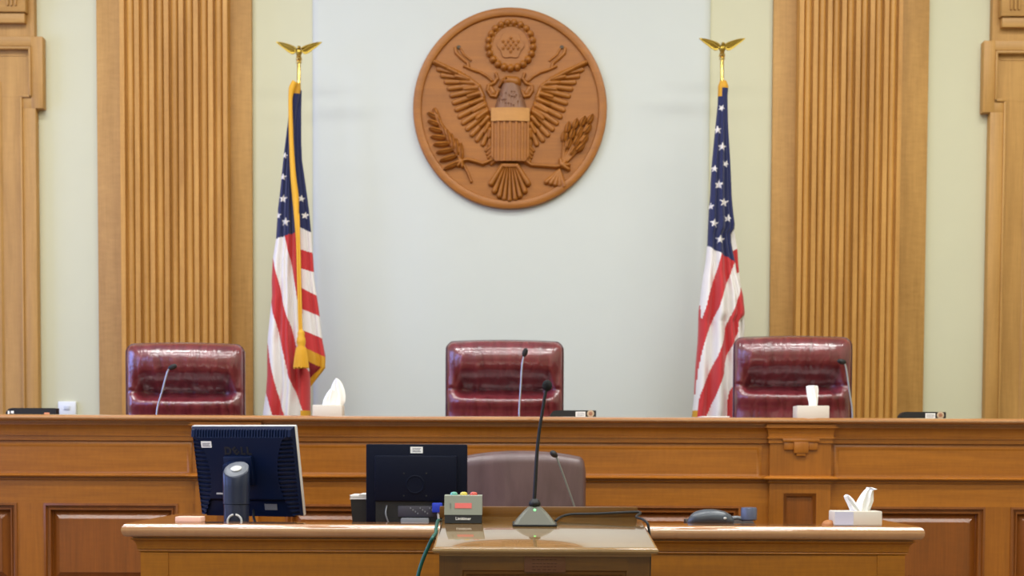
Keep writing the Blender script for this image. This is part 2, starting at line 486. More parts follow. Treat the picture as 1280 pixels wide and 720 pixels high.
# ------------------------------------------------------------------ carved seal
SC = YW/F*1.0
Ys = YW-.025
sx0, sz0 = W(637.5, 137, Ys)
KX, KZ = Ys/F, Ys/F*1.028
RS = 119.5
seal = thing('wall_plaque', 'large round carved wooden eagle seal hung on the white panel', 'plaque', (sx0, Ys, sz0))
BASE = 4.5       # px thickness of the board's field
def disc_prof(pr):   # (r, h) px -> lathe about y
    X = Matrix.Translation((sx0, Ys, sz0)) @ Matrix.Diagonal((KX, KX, KZ, 1)) @ Matrix.Rotation(PI/2, 4, 'X')
    return X
mb = MB(); mb.lathe([(109.5,-.0),(109.5,BASE)], n=128, X=disc_prof(0)); mb.build('board', M['seal'], seal)
mb = MB()
mb.lathe([(109.0,0),(109.0,BASE+1.0),(110.0,BASE+3.2),(112.0,BASE+4.0),(116.5,BASE+4.0),(118.7,BASE+3.0),(119.5,BASE+1),(119.5,0)], n=128, X=disc_prof(0), cap=False)
mb.build('rim', M['seal'], seal)
NG = 460
ax = np.linspace(-112, 112, NG)
GX, GZ = np.meshgrid(ax, ax)      # px right, px up from the seal's centre
def P(px, py): return (px-637.5, 137-py)
def capsule(H, p, q, r0, r1, h0, h1, sharp=1.0):
    px, pz = p; qx, qz = q
    dx, dz = qx-px, qz-pz; L2 = dx*dx+dz*dz+1e-9
    t = np.clip(((GX-px)*dx+(GZ-pz)*dz)/L2, 0, 1)
    d = np.hypot(GX-px-t*dx, GZ-pz-t*dz)
    r = r0+(r1-r0)*t; h = h0+(h1-h0)*t
    k = np.clip(1-(d/np.maximum(r, .1))**2, 0, 1)
    np.maximum(H, h*np.sqrt(k)**sharp, out=H)
def leaf(H, p, q, r, h, ridge=.35):
    px, pz = p; qx, qz = q
    dx, dz = qx-px, qz-pz; L = math.hypot(dx, dz)
    ux, uz = dx/L, dz/L
    a = ((GX-px)*ux+(GZ-pz)*uz)/L; b = np.abs(-(GX-px)*uz+(GZ-pz)*ux)
    w = r*np.sqrt(np.clip(a,0,1))*np.clip(1-a,0,1)**.6*1.7
    inside = (a > 0) & (a < 1) & (b < w)
    k = np.where(inside, h*np.clip(1-(b/np.maximum(w,.1))**2,0,1)**.5, 0)
    k = k*np.where(b < .5, 1-ridge, 1)
    np.maximum(H, k, out=H)
def chain(H, pts, r, h):
    for a, b in zip(pts, pts[1:]): capsule(H, P(*a), P(*b), r, r, h, h)
def interp(pl, t):
    L = [0]
    for a, b in zip(pl, pl[1:]): L.append(L[-1]+math.hypot(b[0]-a[0], b[1]-a[1]))
    s_ = t*L[-1]
    for k in range(len(pl)-1):
        if s_ <= L[k+1]+1e-9:
            f_ = (s_-L[k])/(L[k+1]-L[k]); return (pl[k][0]+(pl[k+1][0]-pl[k][0])*f_, pl[k][1]+(pl[k+1][1]-pl[k][1])*f_)
    return pl[-1]
def mir(p): return (1275-p[0], p[1])
RH = 1.45
def relief(name, H, mat, parent=seal, base=BASE):
    mask = H > .12
    cell = mask[:-1,:-1] | mask[1:,:-1] | mask[:-1,1:] | mask[1:,1:]
    idx = -np.ones(H.shape, int)
    use = np.zeros(H.shape, bool)
    use[:-1,:-1] |= cell; use[1:,:-1] |= cell; use[:-1,1:] |= cell; use[1:,1:] |= cell
    idx[use] = np.arange(use.sum())
    hh = np.where(H > .12, H*RH+base, base-.4)
    vs = np.stack([sx0+GX[use]*KX, Ys-hh[use]*KX, sz0+GZ[use]*KZ], 1)
    jj, ii = np.nonzero(cell)
    fs = np.stack([idx[jj,ii], idx[jj,ii+1], idx[jj+1,ii+1], idx[jj+1,ii]], 1)
    mb = MB(); mb.v = [tuple(v) for v in vs.tolist()]; mb.f = [tuple(f) for f in fs.tolist()]; mb.m = [0]*len(mb.f)
    return mb.build(name, mat, parent, fix=False, ang=80)
Z0 = lambda: np.zeros_like(GX)
# ring of beads and the star cluster
H = Z0()
for k in range(21):
    a = 2*PI*k/21; c = (638+27.5*math.sin(a), 62.5+27.5*math.cos(a)*.98); capsule(H, P(*c), P(*c), 4.5, 4.5, 5.6, 5.6)
d = np.hypot(GX-P(638,62.5)[0], GZ-P(638,62.5)[1])
H = np.maximum(H, np.where(d < 25, 1.6, 0))
H = np.maximum(H, np.where((d > 22.5) & (d < 24.5), 2.6, 0))
relief('bead_ring', H, M['seal'])
H = Z0(); th = np.arctan2(GZ-P(638,62.5)[1], GX-P(638,62.5)[0])
H = np.where(d < 15.5+1.2*np.cos(6*th), 2.9, 0.)
for row, cnt in ((8,1),(4,4),(0,3),(-4,4),(-8,1)):
    for q in range(cnt):
        c = P(638+(q-(cnt-1)/2)*6.2, 62.5-row); k = (c[0],c[1])
        for w in range(5):
            an = PI/2+2*PI*w/5; capsule(H, k, (k[0]+2.4*math.cos(an), k[1]+2.4*math.sin(an)), 1.1, .5, 4.2, 3.4)
relief('star_cluster', H, M['seal'])
# ribbon
for side in (0, 1):
    g = mir if side else (lambda p: p)
    H = Z0()
    chain(H, [g(p) for p in ((570,66),(571,71),(577,77),(585,83),(586,87))], 2.2, 2.4)
    chain(H, [g(p) for p in ((576,66),(580,73),(589,80))], 1.3, 1.7)
    chain(H, [g(p) for p in ((581,87),(590,91),(600,94),(609,99),(615,104))], 1.8, 2.6)
    chain(H, [g(p) for p in ((620,96),(622,102),(618,107),(611,110),(610,116),(614,122),(620,123),(623,117))], 2.2, 3.2)
    chain(H, [g(p) for p in ((613,112),(617,118))], 3.2, 2.2)
    relief('ribbon', H, M['seal'])
# wings
lead = [(545,83),(558,89),(572,96),(587,103),(599,112),(604,124)]
outer = [(545,83),(551,93),(558,104),(563,114),(567,125),(571,136),(576,147),(582,157),(590,167),(598,175),(606,180),(613,180)]
inner = [(575,97),(586,103),(595,110),(600,118),(603,126),(607,136),(610,146),(612,156),(614,166)]
for side in (0, 1):
    g = mir if side else (lambda p: p)
    H = Z0(); N = 15
    for k in range(N):
        a = interp(outer, k/(N-1)); b = interp(inner, k/(N-1))
        capsule(H, P(*g(b)), P(*g(a)), 4.2, 3.3, 4.6-.06*k, 2.6, .8)
    for k in range(N-1):        # grooves between the quills
        a = interp(outer, (k+.5)/(N-1)); b = interp(inner, (k+.5)/(N-1))
        Gv = Z0(); capsule(Gv, P(*g(b)), P(*g(a)), .9, .9, 1.9, 1.9); H = np.maximum(H-Gv*(H > .2), np.where(H > .2, .3, 0))
    H2 = Z0()
    for k in range(10):
        a0 = interp(outer, .12+.86*k/9); b = interp(inner, .15+.82*k/9)
        a = (b[0]+(a0[0]-b[0])*.46, b[1]+(a0[1]-b[1])*.46)
        capsule(H2, P(*g(b)), P(*g(a)), 3.8, 2.6, 6.2, 4.9, .8)
    H = np.maximum(H, H2)
    H3 = Z0()
    for a, b in zip(lead, lead[1:]): capsule(H3, P(*g(a)), P(*g(b)), 3.0, 3.4, 5.8, 6.4)
    H = np.maximum(H, H3)
    relief('wing', H, M['seal'])
# body, head and neck
H = Z0()
inside = (GZ < P(0,108)[1]) & (GZ > P(0,140)[1])
t = (P(0,108)[1]-GZ)/32
half = 10.5+10.5*np.clip(t,0,1)
xx = np.abs(GX-.8)/half
H = np.where(inside & (xx < 1), 7.2*np.sqrt(np.clip(1-xx**2.6,0,1)), 0)
for k in range(26):
    px = 622+random.random()*32; py = 118+random.random()*18
    Gv = Z0(); capsule(Gv, P(px,py), P(px+.5,py+4), .9, .5, 1.0, .5); H = np.where(H > 1.5, H-Gv, H)
relief('body', H, M['seal_dark'])
H = Z0()
capsule(H, P(634,105), P(644,106), 6.6, 7.2, 7.8, 7.8)
capsule(H, P(628,105.5), P(624.5,111), 3.0, 1.5, 6.8, 4.5)
Gv = Z0(); capsule(Gv, P(632.5,103.5), P(633,103.5), 1.1, 1.1, 2.4, 2.4); H = np.maximum(H-Gv, 0)
relief('head', H, M['seal'])
# shield
sx_, sz_ = GX-P(638,0)[0], GZ
def shield_mask():
    top, bot = P(0,138)[1], P(0,201)[1]
    w = 23.8-np.clip((P(0,192)[1]-sz_)/9,0,1)**2*6
    return (np.abs(sx_) < w) & (sz_ < top) & (sz_ > bot)
sm = shield_mask()
Hs = np.where(sm, 9.0-.0042*sx_**2, 0)
strip = np.cos(sx_/47.6*2*PI*6.5)
Hb = np.where(sm & (sz_ < P(0,153.5)[1]), Hs-1.3*(strip < .15)-.3, 0)
relief('shield', Hb, M['seal'])
Hc = np.where(sm & (sz_ >= P(0,154)[1]), Hs+.6, 0)
plabel(relief('shield_band', Hc, M['seal_light']), 'paler plain band across the top of the shield')
# tail
H = Z0()
tips = [(615,226),(619,235),(625,240.5),(631,243.5),(637.5,245),(644,243.5),(650,240.5),(656,235),(660,226)]
for k, tp in enumerate(tips):
    capsule(H, P(637.5+(k-4)*2.2, 205), P(*tp), 3.2, 3.9, 6.0, 4.6, .8)
for k in range(8):
    a = ((tips[k][0]+tips[k+1][0])/2, (tips[k][1]+tips[k+1][1])/2)
    Gv = Z0(); capsule(Gv, P(637.5+(k-3.5)*2.2,208), P(*a), .8, .9, 1.6, 2.4); H = np.where(H > .2, np.maximum(H-Gv, .3), H)
relief('tail', H, M['seal'])
# legs and claws
for side in (0, 1):
    H = Z0()
    if side == 0:
        chain(H, [(626,197),(614,199),(604,203),(595,200),(586,198),(580,199)], 2.4, 4.2)
        for dx, dy in ((-6,0),(-4,4),(1,5),(-3,-4)): capsule(H, P(578,200), P(578+dx,201+dy), 3.0, 2.4, 5.4, 4.6)
    else:
        chain(H, [(650,197),(658,200),(664,204),(680,205),(694,206),(700,205)], 2.4, 4.2)
        for dx, dy in ((-4,-6),(2,-4),(6,0),(6,5)): capsule(H, P(701,204), P(704+dx,204+dy), 3.2, 2.6, 5.6, 4.8)
    sgn = -1 if side == 0 else 1
    for k in range(5):
        capsule(H, P(637.5+sgn*(22-k*2), 183+k*3), P(637.5+sgn*(29-k*1.5), 187+k*4), 4.6, 2.2, 5, 2.4)
    relief('leg', H, M['seal'])
# olive branch
H = Z0()
stem = [(590,224),(586,214),(578,200),(569,187),(560,174),(553,160),(549,146)]
chain(H, stem, 1.7, 3.0)
for k in range(8):
    b = interp(stem[2:], k/7.4)
    ln = 25-1.3*k
    for an, f_ in ((203-7*k, 1), (92+4*k, .9)):
        r_ = math.radians(an); e = (b[0]+f_*ln*math.cos(r_), b[1]-f_*ln*math.sin(r_)); leaf(H, P(*b), P(*e), 4.3, 4.6)
leaf(H, P(551,156), P(545,136), 4, 4.2)
relief('olive_branch', H, M['seal'])
# arrows
H = Z0()
tipl = [(709,160),(718,156),(727,153),(736,150),(704,171),(714,168),(723,165),(733,162),(710,180),(719,176),(729,174),(724,184),(715,188)]
for k, tip in enumerate(tipl):
    capsule(H, P(702,206), P(*tip), 1.8, 1.4, 3.2+.1*(k % 3), 3.6)
    dx, dy = tip[0]-700, tip[1]-208; L = math.hypot(dx,dy)
    leaf(H, P(tip[0]-dx/L*6, tip[1]-dy/L*6), P(tip[0]+dx/L*8, tip[1]+dy/L*8), 5.0, 5.2+.5*(k % 3))
for k in range(5):
    capsule(H, P(699,210), P(683+k*5.4, 224+k*1.3), 2.2, 3.4, 3.2, 3.6)
relief('arrow_bundle', H, M['seal'])
for px in (573.5, 702):
    x_, z_ = W(px, 60.5, Ys)
    X = Matrix.Translation((x_, Ys-BASE*KX, z_)) @ Matrix.Rotation(PI/2, 4, 'X')
    plabel(MB().lathe([(.012,0),(.012,.003),(.009,.005),(.002,.0055)], n=16, X=X).build('screw_cap', plain('dark_screw', (74,58,34), .5), seal), 'dark round screw cap')

# ------------------------------------------------------------------ judges' bench
YBF = 6.95                      # plane of the bench's face
def bz(py): return WZ(py, YBF-.02)
def bx(px): return WX(px, 600, YBF)
BX0, BX1 = -3.35, 3.35
bench = thing('judges_bench', 'long panelled oak bench across the room in front of three burgundy chairs', 'bench', (0, YBF, 0))
zt = bz(520.5)
# ledge with a rounded nosing
prof = [(YBF+.30, zt-.032), (YBF+.30, zt), (YBF-.028, zt)]
for k in range(1, 9):
    a = PI*k/9; prof.append((YBF-.030-.042*math.sin(a), zt-.0150+.0150*math.cos(a)))
prof += [(YBF-.032, zt-.030), (YBF-.030, zt-.032)]
MB().prism(prof, 'x', BX0, BX1).build('ledge', M['bench_top'], bench)
# cornice: (outward, z)
def cove(z_top, z_bot, o_top, o_bot, n=8):
    pts = []
    for k in range(n+1):
        a = PI/2*k/n
        pts.append((o_top-(o_top-o_bot)*math.sin(a), z_bot+(z_top-z_bot)*math.cos(a)) if False else
                   (o_bot+(o_top-o_bot)*(1-math.sin(a)), z_top-(z_top-z_bot)*(1-math.cos(a))))
    return pts
corn = [(.022, zt-.031), (.022, bz(532.2)), (.030, bz(532.4)), (.030, bz(533.4))] + cove(bz(533.4), bz(544.5), .027, .012)
corn += [(.014, bz(545)), (.017, bz(545.3)), (.017, bz(547)), (.011, bz(547.3)), (.011, bz(552.5)), (.0, bz(553.3))]
def along(profile, face, z_end=None):
    return [(face-o, z) for o, z in profile] + [(face+.03, profile[-1][1]), (face+.03, profile[0][1])]
MB().prism(along(corn, YBF), 'x', BX0, BX1).build('cornice', M['bench_x'], bench)
MB().box(BX0, BX1, YBF+.004, YBF+.05, bz(604), bz(552)).build('frieze_board', M['bench_x'], bench)
mids = [(-3.3, bx(241)), (bx(331), bx(953)), (bx(1041), 3.3)]
for a, b in mids:
    MB().frame(a+.004, b-.004, bz(597.5), bz(555), YBF+.004, [(0,0),(.0,-.004),(.004,-.006),(.012,-.006),(.018,-.002),(.024,-.002)]).build('frieze_panel', M['bench_x'], bench)
waist = [(.0, bz(593)), (.010, bz(593.8)), (.022, bz(595)), (.028, bz(596.4)), (.026, bz(597.8)), (.019, bz(598.6)), (.004, bz(598.9)), (.004, bz(600.4)), (.010, bz(600.7)), (.009, bz(602.0)), (.0, bz(602.6))]
MB().prism(along(waist, YBF), 'x', BX0, BX1).build('waist_moulding', M['bench_x'], bench)
# rails, stiles and raised panels
ZR = bz(631.5); ZB0, ZB1 = CLK if False else .0, .22
MB().box(BX0, BX1, YBF, YBF+.05, ZR, bz(602)).build('top_rail', M['bench_x'], bench)
MB().box(BX0, BX1, YBF-.015, YBF+.05, 0, .74).build('plinth', M['bench_x'], bench)
pans = [(bx(-300),bx(-150)), (bx(-118), bx(21)), (bx(54.5), bx(222.5)), (bx(357), bx(622)), (bx(660), bx(926)), (bx(1062), bx(1232)), (bx(1264), bx(1400)), (bx(1432), bx(1580))]
edges = [BX0] + [v for p in pans for v in p] + [BX1]
for k in range(0, len(edges), 2):
    MB().box(edges[k], edges[k+1], YBF, YBF+.05, .74, ZR).build('stile', M['bench_z'], bench)
for a, b in pans:
    MB().frame(a, b, .74, ZR, YBF, [(0,0),(.0,-.006),(.010,-.008),(.014,.004),(.022,.006),(.024,-.001),(.030,-.001),(.034,.022),(.037,.024),(.070,.004),(.0705,.001)]).build('raised_panel', M['panel_z'], bench)
# body behind the front, lower writing surface
MB().box(BX0, BX1, YBF+.26, YBF+.30, .74, zt-.03).build('back_board', M['bench_x'], bench)
MB().box(BX0, BX1, YBF+.301, YBF+.47, zt-.22, zt-.18, bev=.006).build('writing_surface', M['bench_x'], bench)
for xs in (BX0+.02, -1.1, 1.1, BX1-.06):
    MB().box(xs, xs+.04, YBF+.30, YBF+.44, DAIS, zt-.22).build('support_panel', M['bench_z'], bench)
# pilasters that break forward
for (pa, pb) in ((246, 324), (960.5, 1036.5)):
    xa_, xb_ = bx(pa), bx(pb); pj = .032
    xc = (xa_+xb_)/2
    sh = MB()
    yf = YBF-pj
    sh.box(xa_, xb_, yf, YBF+.01, bz(596), bz(546))
    fw = (bx(978)-bx(960.5))
    sh.box(xa_, xa_+fw, yf, YBF+.01, .74, bz(600)); sh.box(xb_-fw, xb_, yf, YBF+.01, .74, bz(600))
    sh.box(xa_+fw, xb_-fw, yf, YBF+.01, bz(615), bz(600))
    pil = sh.build('pilaster', M['bench_z'], bench)
    MB().frame(xa_+fw, xb_-fw, .74, bz(615), yf, [(0,0),(.004,.004),(.012,.008),(.018,.02),(.019,.021)]).build('inset_panel', M['panel_z'], pil)
    cp = MB()
    cp.ring(xa_+.004, xb_-.004, yf+.004, YBF+.02, [(o, z) for o, z in corn[::-1]], top=False, bottom=False)
    cp.build('capital', M['bench_x'], pil)
    wp = MB(); wp.ring(xa_, xb_, yf, YBF+.02, [(o*1.0, z) for o, z in waist[::-1]], top=False, bottom=False); wp.build('waist_break', M['bench_x'], pil)
    orn = MB(); px = 1/ (F/YBF)
    def ob(x0, x1, y0, y1, d): orn.box(xc+x0*px, xc+x1*px, yf-d, yf, bz(y1), bz(y0), bev=.003)
    ob(-23, 23, 547, 551, .018); ob(-21, -8.5, 551, 561, .012); ob(8.5, 21, 551, 561, .012); ob(-9, 9, 551, 565, .020); ob(-6, 6, 562, 568.5, .016)
    orn.build('stepped_ornament', M['bench_z'], pil)

# ------------------------------------------------------------------ burgundy judges' chairs
def smooth(a, b, x):
    t = min(1, max(0, (x-a)/(b-a))); return t*t*(3-2*t)
def exec_chair():
    r = thing('swivel_chair', '', 'chair', (0,0,0), 'burgundy chairs behind the bench')
    Wd, zt_, zb_ = .602, 1.30, .50
    rnd = random.Random(3)
    folds = [(rnd.uniform(-.9,.9), rnd.uniform(.006,.02), rnd.uniform(-1,1)) for _ in range(26)]
    def front(u, t):      # u in -1..1 across, t metres down from the top: bulge toward the judge's front
        e = max(0, 1-abs(u)**6)**.5
        b = .055*e
        b *= max(0, 1-max(0, (.09-t)/.09)**2.3)**.5
        cw = .245+.012*(1-u*u)
        rec = smooth(.12, cw, t)**1.5 if t < cw else 1-smooth(cw-.004, cw+.05, t)
        dip = .100*rec*(1-smooth(.66,.93,abs(u))) + .016*math.exp(-((t-cw)/.012)**2)
        low = 0
        roll = .018*math.exp(-((t-cw-.06)/.04)**2)
        head = .024*math.exp(-((t-.085)/.07)**2)
        dip2 = .045*math.exp(-((t-.62)/.02)**2)
        w = 0
        for c, s_, sl in folds:
            fade = math.exp(-((t-cw)/.11)**2)
            w += .0034*math.exp(-((u-c-sl*(t-cw)*1.2)/(s_*2.0))**2)*fade
        return b - (dip+low+dip2-roll-head-w)*e
    def out(u, t, yv):
        c = .045        # rounded upper corners
        x = u*Wd/2; z = zt_-t
        if t < c: 
            lim = Wd/2-c+math.sqrt(max(0, c*c-(c-t)**2))*1.0
            x = max(-lim, min(lim, u*lim))
        bow = .022*(1-u*u)*-1
        return (x*(1-.0*t), yv+bow+.10*t*0, z-.004*u*u)
    def q(t): return t*t*.25+t*.75
    nu, nv = 64, 96
    bk = MB()
    bk.grid(lambda a, b: out(2*a-1, (zt_-zb_)*q(b), -.03-front(2*a-1, (zt_-zb_)*q(b))), nu, nv)
    bk.grid(lambda a, b: out(1-2*a, (zt_-zb_)*q(b), .06*max(0.05, 1-abs(1-2*a)**10)**.5*max(0.05,1-max(0,(.05-(zt_-zb_)*q(b))/.05)**2)**.5), nu, nv)
    # sides, top and bottom closing strips
    for sgn in (-1, 1):
        bk.grid(lambda a, b: (lambda f_, k_: tuple(f_[i]*(1-a)+k_[i]*a for i in range(3)))(out(sgn, (zt_-zb_)*q(b), -.03-front(sgn,(zt_-zb_)*q(b))), out(sgn, (zt_-zb_)*q(b), .0134)), 4, nv)
    for tt in (0, zt_-zb_):
        bk.grid(lambda a, b: (lambda f_, k_: tuple(f_[i]*(1-b)+k_[i]*b for i in range(3)))(out(2*a-1, tt, -.03-front(2*a-1,tt)), out(2*a-1, tt, .0134)), nu, 4)
    back = bk.build('backrest', M['leather'], r, local=True, ang=60)
    pp = MB()
    for sgn in (-1, 1):
        pp.tube([out(sgn*.995, t, -.036) for t in (.035,.08,.14,.2,.245,.3,.4,.55,.7,.79)], .0055, n=8, smooth=4)
    pp.tube([out(-1,.035,-.034), out(-.99,.01,-.03), out(-.9,.001,-.02), out(0,.0,-.02), out(.9,.001,-.02), out(.99,.01,-.03), out(1,.035,-.034)], .005, n=8, smooth=4)
    pp.build('piping', M['piping'], back, local=True)
    st = MB(); st.box(-.27, .27, -.42, -.02, .42, .54, bev=.05, seg=4); st.build('seat', M['leather'], r, local=True)
    for sgn in (-1, 1):
        a = MB(); a.tube([(sgn*.31,.0,.52),(sgn*.325,-.03,.64),(sgn*.325,-.10,.68),(sgn*.325,-.28,.68),(sgn*.32,-.34,.61),(sgn*.29,-.32,.46)], [.02,.024,.034,.034,.024,.02], n=12, smooth=6)
        a.build('armrest', M['leather'], r, local=True)
    MB().lathe([(.03,.09),(.03,.25),(.022,.25),(.022,.44)], n=20, cy=-.18).build('column', M['blackp'], r, local=True)
    bs = MB(); ct = []
    for k in range(5):
        a = 2*PI*k/5+.3; cx, cy = .25*math.cos(a), .25*math.sin(a)-.18
        bs.tube([(0,-.18,.12),(cx*.6,(cy+.18)*.6-.18,.11),(cx,cy,.085)], [.032,.026,.018], n=10)
        ct.append((cx,cy))
    base = bs.build('star_base', M['blackp'], r, local=True)
    for cx, cy in ct:
        MB().lathe([(.012,-.022),(.03,-.02),(.034,-.012),(.034,.012),(.03,.02),(.012,.022)], n=18, X=Matrix.Translation((cx,cy,.034)) @ Matrix.Rotation(PI/2,4,'Y')).build('caster', M['blk'], base, local=True)
    return r
YC = 7.90
proto = exec_chair()
for i, (px, py, lab, rz) in enumerate((
        (233, 430, 'burgundy leather high-back chair in front of the left fluted pilaster', .05),
        (631, 427, 'burgundy leather high-back chair below the round carved seal', .0),
        (990, 422, 'burgundy leather high-back chair beside the right flag', -.05))):
    o = proto if i == 0 else copy_tree(proto)
    x, z = W(px, py, YC)
    o.location = (x, YC, DAIS); o.rotation_euler = (0,0,rz); o['label'] = lab
    dz = z-(DAIS+1.30)
    for ch in o.children:
        if ch.name.split('.')[0] in ('backrest', 'seat', 'armrest'): ch.location.z += dz
        if ch.name.split('.')[0] == 'column': ch.scale.z = (.46+dz)/.44

# ------------------------------------------------------------------ gooseneck microphones on the bench
def mic(name, label, pts, head_dir, base, group, rstem=.0042, rhead=.013, head_len=.03, parent_mat='chrome'):
    b = Vector(base)
    r = thing(name, label, 'microphone', b, group)
    MB().lathe([(.055,0),(.056,.006),(.05,.016),(.02,.022),(.012,.04),(.008,.045)], n=28, cx=b.x, cy=b.y, cz=b.z).build('base', M['blackp'], r)
    MB().tube([(b.x,b.y,b.z+.03)]+pts, rstem, n=10, smooth=8).build('gooseneck', M[parent_mat], r)
    e = Vector(pts[-1]); d_ = Vector(head_dir).normalized()
    MB().tube([e-d_*.008, e-d_*.002, e+d_*.006, e+d_*head_len*.6, e+d_*head_len, e+d_*(head_len+.006)], [.005,rhead*.75,rhead,rhead,rhead*.8,.003], n=16).build('head', M['blk'], r)
    return r
ws = zt-.179
def pt(px, py, Y): x, z = W(px, py, Y); return (x, Y, z)
Ym = YBF+.37
gm = 'gooseneck microphones on the bench'
def bmic(label, pix, hd):
    p = [pt(a, b, Ym) for a, b in pix]
    return mic('microphone', label, p, hd, (p[0][0], Ym, ws), gm)
bmic('thin steel gooseneck microphone in front of the left burgundy chair', [(196,516),(203,488),(209,466),(212.5,460)], (.9,-.1,.35))
bmic('thin steel gooseneck microphone in front of the middle burgundy chair', [(649,515),(650.5,490),(652.5,458),(655,444)], (.35,-.1,1))
bmic('thin steel gooseneck microphone in front of the right burgundy chair', [(1065.5,517),(1062,490),(1058,462),(1055.5,453)], (-1,-.1,.25))

# ------------------------------------------------------------------ black plates on the ledge
def nameplate(label, cx, cy, z0, w=.215, marked=True, group='black nameplates along the desks'):
    r = thing('nameplate', label, 'nameplate', (cx, cy, z0), group)
    h = .032; x0, x1 = cx-w/2, cx+w/2
    poly = [(x0,z0),(x1,z0),(x1,z0+h-.002),(x1-.003,z0+h),(x0+.03,z0+h),(x0+.015,z0+h*.86),(x0+.004,z0+h*.45)]
    MB().prism(poly, 'y', cy-.02, cy+.03).build('body', M['blk'], r)
    if marked:
        st = MB().box(x1-.095, x1-.050, cy-.0215, cy-.019, z0+.002, z0+.026).build('sticker', M['paper'], r)
        q = MB()
        for k in range(3): q.box(x1-.090, x1-.056+.003*(k % 2), cy-.0222, cy-.0214, z0+.007+k*.006, z0+.009+k*.006)
        q.build('print', M['mark'], st)
        X = Matrix.Translation((x1-.026, cy-.02, z0+.0172)) @ Matrix.Rotation(PI/2,4,'X')
        em = MB().lathe([(.0165,0),(.0165,.002),(.011,.0026)], n=28, X=X).build('emblem', M['emblem'], r)
        MB().lathe([(.009,.0),(.009,.0032),(.004,.004)], n=20, X=X).build('emblem_centre', M['emblem_d'], em)
    else:
        q = MB(); q.box(x0+.012, x0+.02, cy-.0215, cy-.019, z0+.004, z0+.018); q.box(x0+.026, x0+.04, cy-.0215, cy-.019, z0+.006, z0+.018, bev=.003)
        q.build('print', M['paper'], r)
        MB().box(x1-.055, x1-.03, cy-.0215, cy-.019, z0+.0, z0+.011, bev=.003).build('emblem', M['orange'], r)
    return r
Yn = YBF+.12
nameplate('low black nameplate at the far left of the ledge with an orange mark', WX(40,513,Yn), Yn, zt, w=.235, marked=False)
nameplate('low black nameplate on the ledge beside the middle burgundy chair', WX(716,516,Yn), Yn, zt)
nameplate('low black nameplate on the ledge near the right door surround', WX(1152,518,Yn), Yn, zt)

# ------------------------------------------------------------------ tissue boxes
def petal(mb, rows, y, thick, mat=0):
    """closed crumpled sheet: rows of (left x, right x, z, dy)"""
    n = 14
    def side(s_):
        def fn(a, b):
            t = b*(len(rows)-1); k = min(int(t), len(rows)-2); f_ = t-k
            A, B = rows[k], rows[k+1]
            l_, r_, z_, d_ = (A[i]*(1-f_)+B[i]*f_ for i in range(4))
            bul = math.sin(PI*a); wav = .42*math.sin(a*13+b*4)*thick
            return (l_+(r_-l_)*a, y+d_-s_*thick*(bul)+wav*bul, z_)
        return fn
    mb.grid(side(1), n, 24, mat); mb.grid(lambda a, b: side(-.15)(1-a, b), n, 24, mat)
def tissue_box(label, pxl, pxr, py_top, Y, z0, depth, petals, split=None, rot=0):
    x0, x1 = WX(pxl, py_top, Y), WX(pxr, py_top, Y); zt_ = W((pxl+pxr)/2, py_top, Y)[1]
    cx = (x0+x1)/2
    r = thing('tissue_box', label, 'tissue box', (cx, Y, z0), 'tissue boxes')
    MB().box(x0, x1, Y, Y+depth, z0, zt_, bev=.004, seg=2).build('carton', M['card'], r)
    if split:
        xs = WX(split, py_top, Y)
        plabel(MB().box(x0+.0025, xs, Y-.0008, Y+.01, z0+.002, zt_-.0025).build('printed_panel', M['card_blue'], r), 'lilac printed end of the carton')
    sl = MB(); sl.lathe([(.042,0),(.042,.0012)], n=28, cx=cx, cy=Y+depth/2, cz=zt_-.0004, sy=.5); sl.build('slot', M['paper'], r)
    ts = MB()
    for rows, dy, th in petals:
        R = []
        for (a, b, py) in rows:
            xa_, z_ = W(a, py, Y+depth/2); xb_ = WX(b, py, Y+depth/2)
            R.append((xa_, xb_, z_, 0.0))
        petal(ts, R, Y+depth/2+dy, th)
    ts.build('tissue', M['tissue'], r, ang=70)
    return r
Yt = YBF+.10
tissue_box('pale tissue box on the ledge beside the left flag', 390.5, 427.5, 506, Yt, zt, .11,
    [([(408,428,508),(409,431.5,502),(411,432,495),(413,431,488),(415,428.5,481),(417.5,425.5,476),(419.5,422,473)], -.002, .022),
     ([(403.5,416,508),(405,417,500),(408.5,418.5,493),(412,419,488),(414,417,486)], -.022, .016)])
tissue_box('pale tissue box on the ledge before the right burgundy chair', 996.5, 1037, 507, Yt, zt, .11,
    [([(1011,1021,509),(1010.5,1022,503),(1008.5,1022.5,495),(1007.5,1022.8,487),(1007.3,1022.3,483),(1011,1021,482)], -.005, .018)])
# loose papers on the ledge
px0, px1 = WX(877,519,Yt+.03), WX(912,519,Yt+.03)
q = MB()
for k in range(4): q.box(px0+.003*(k % 2), px1-.002*(k % 3), Yt+.02, Yt+.20, zt+k*.0022, zt+k*.0022+.002)
tag(q.build('paper_stack', M['paper']), 'thin stack of white paper on the ledge beside the right flag', 'paper')

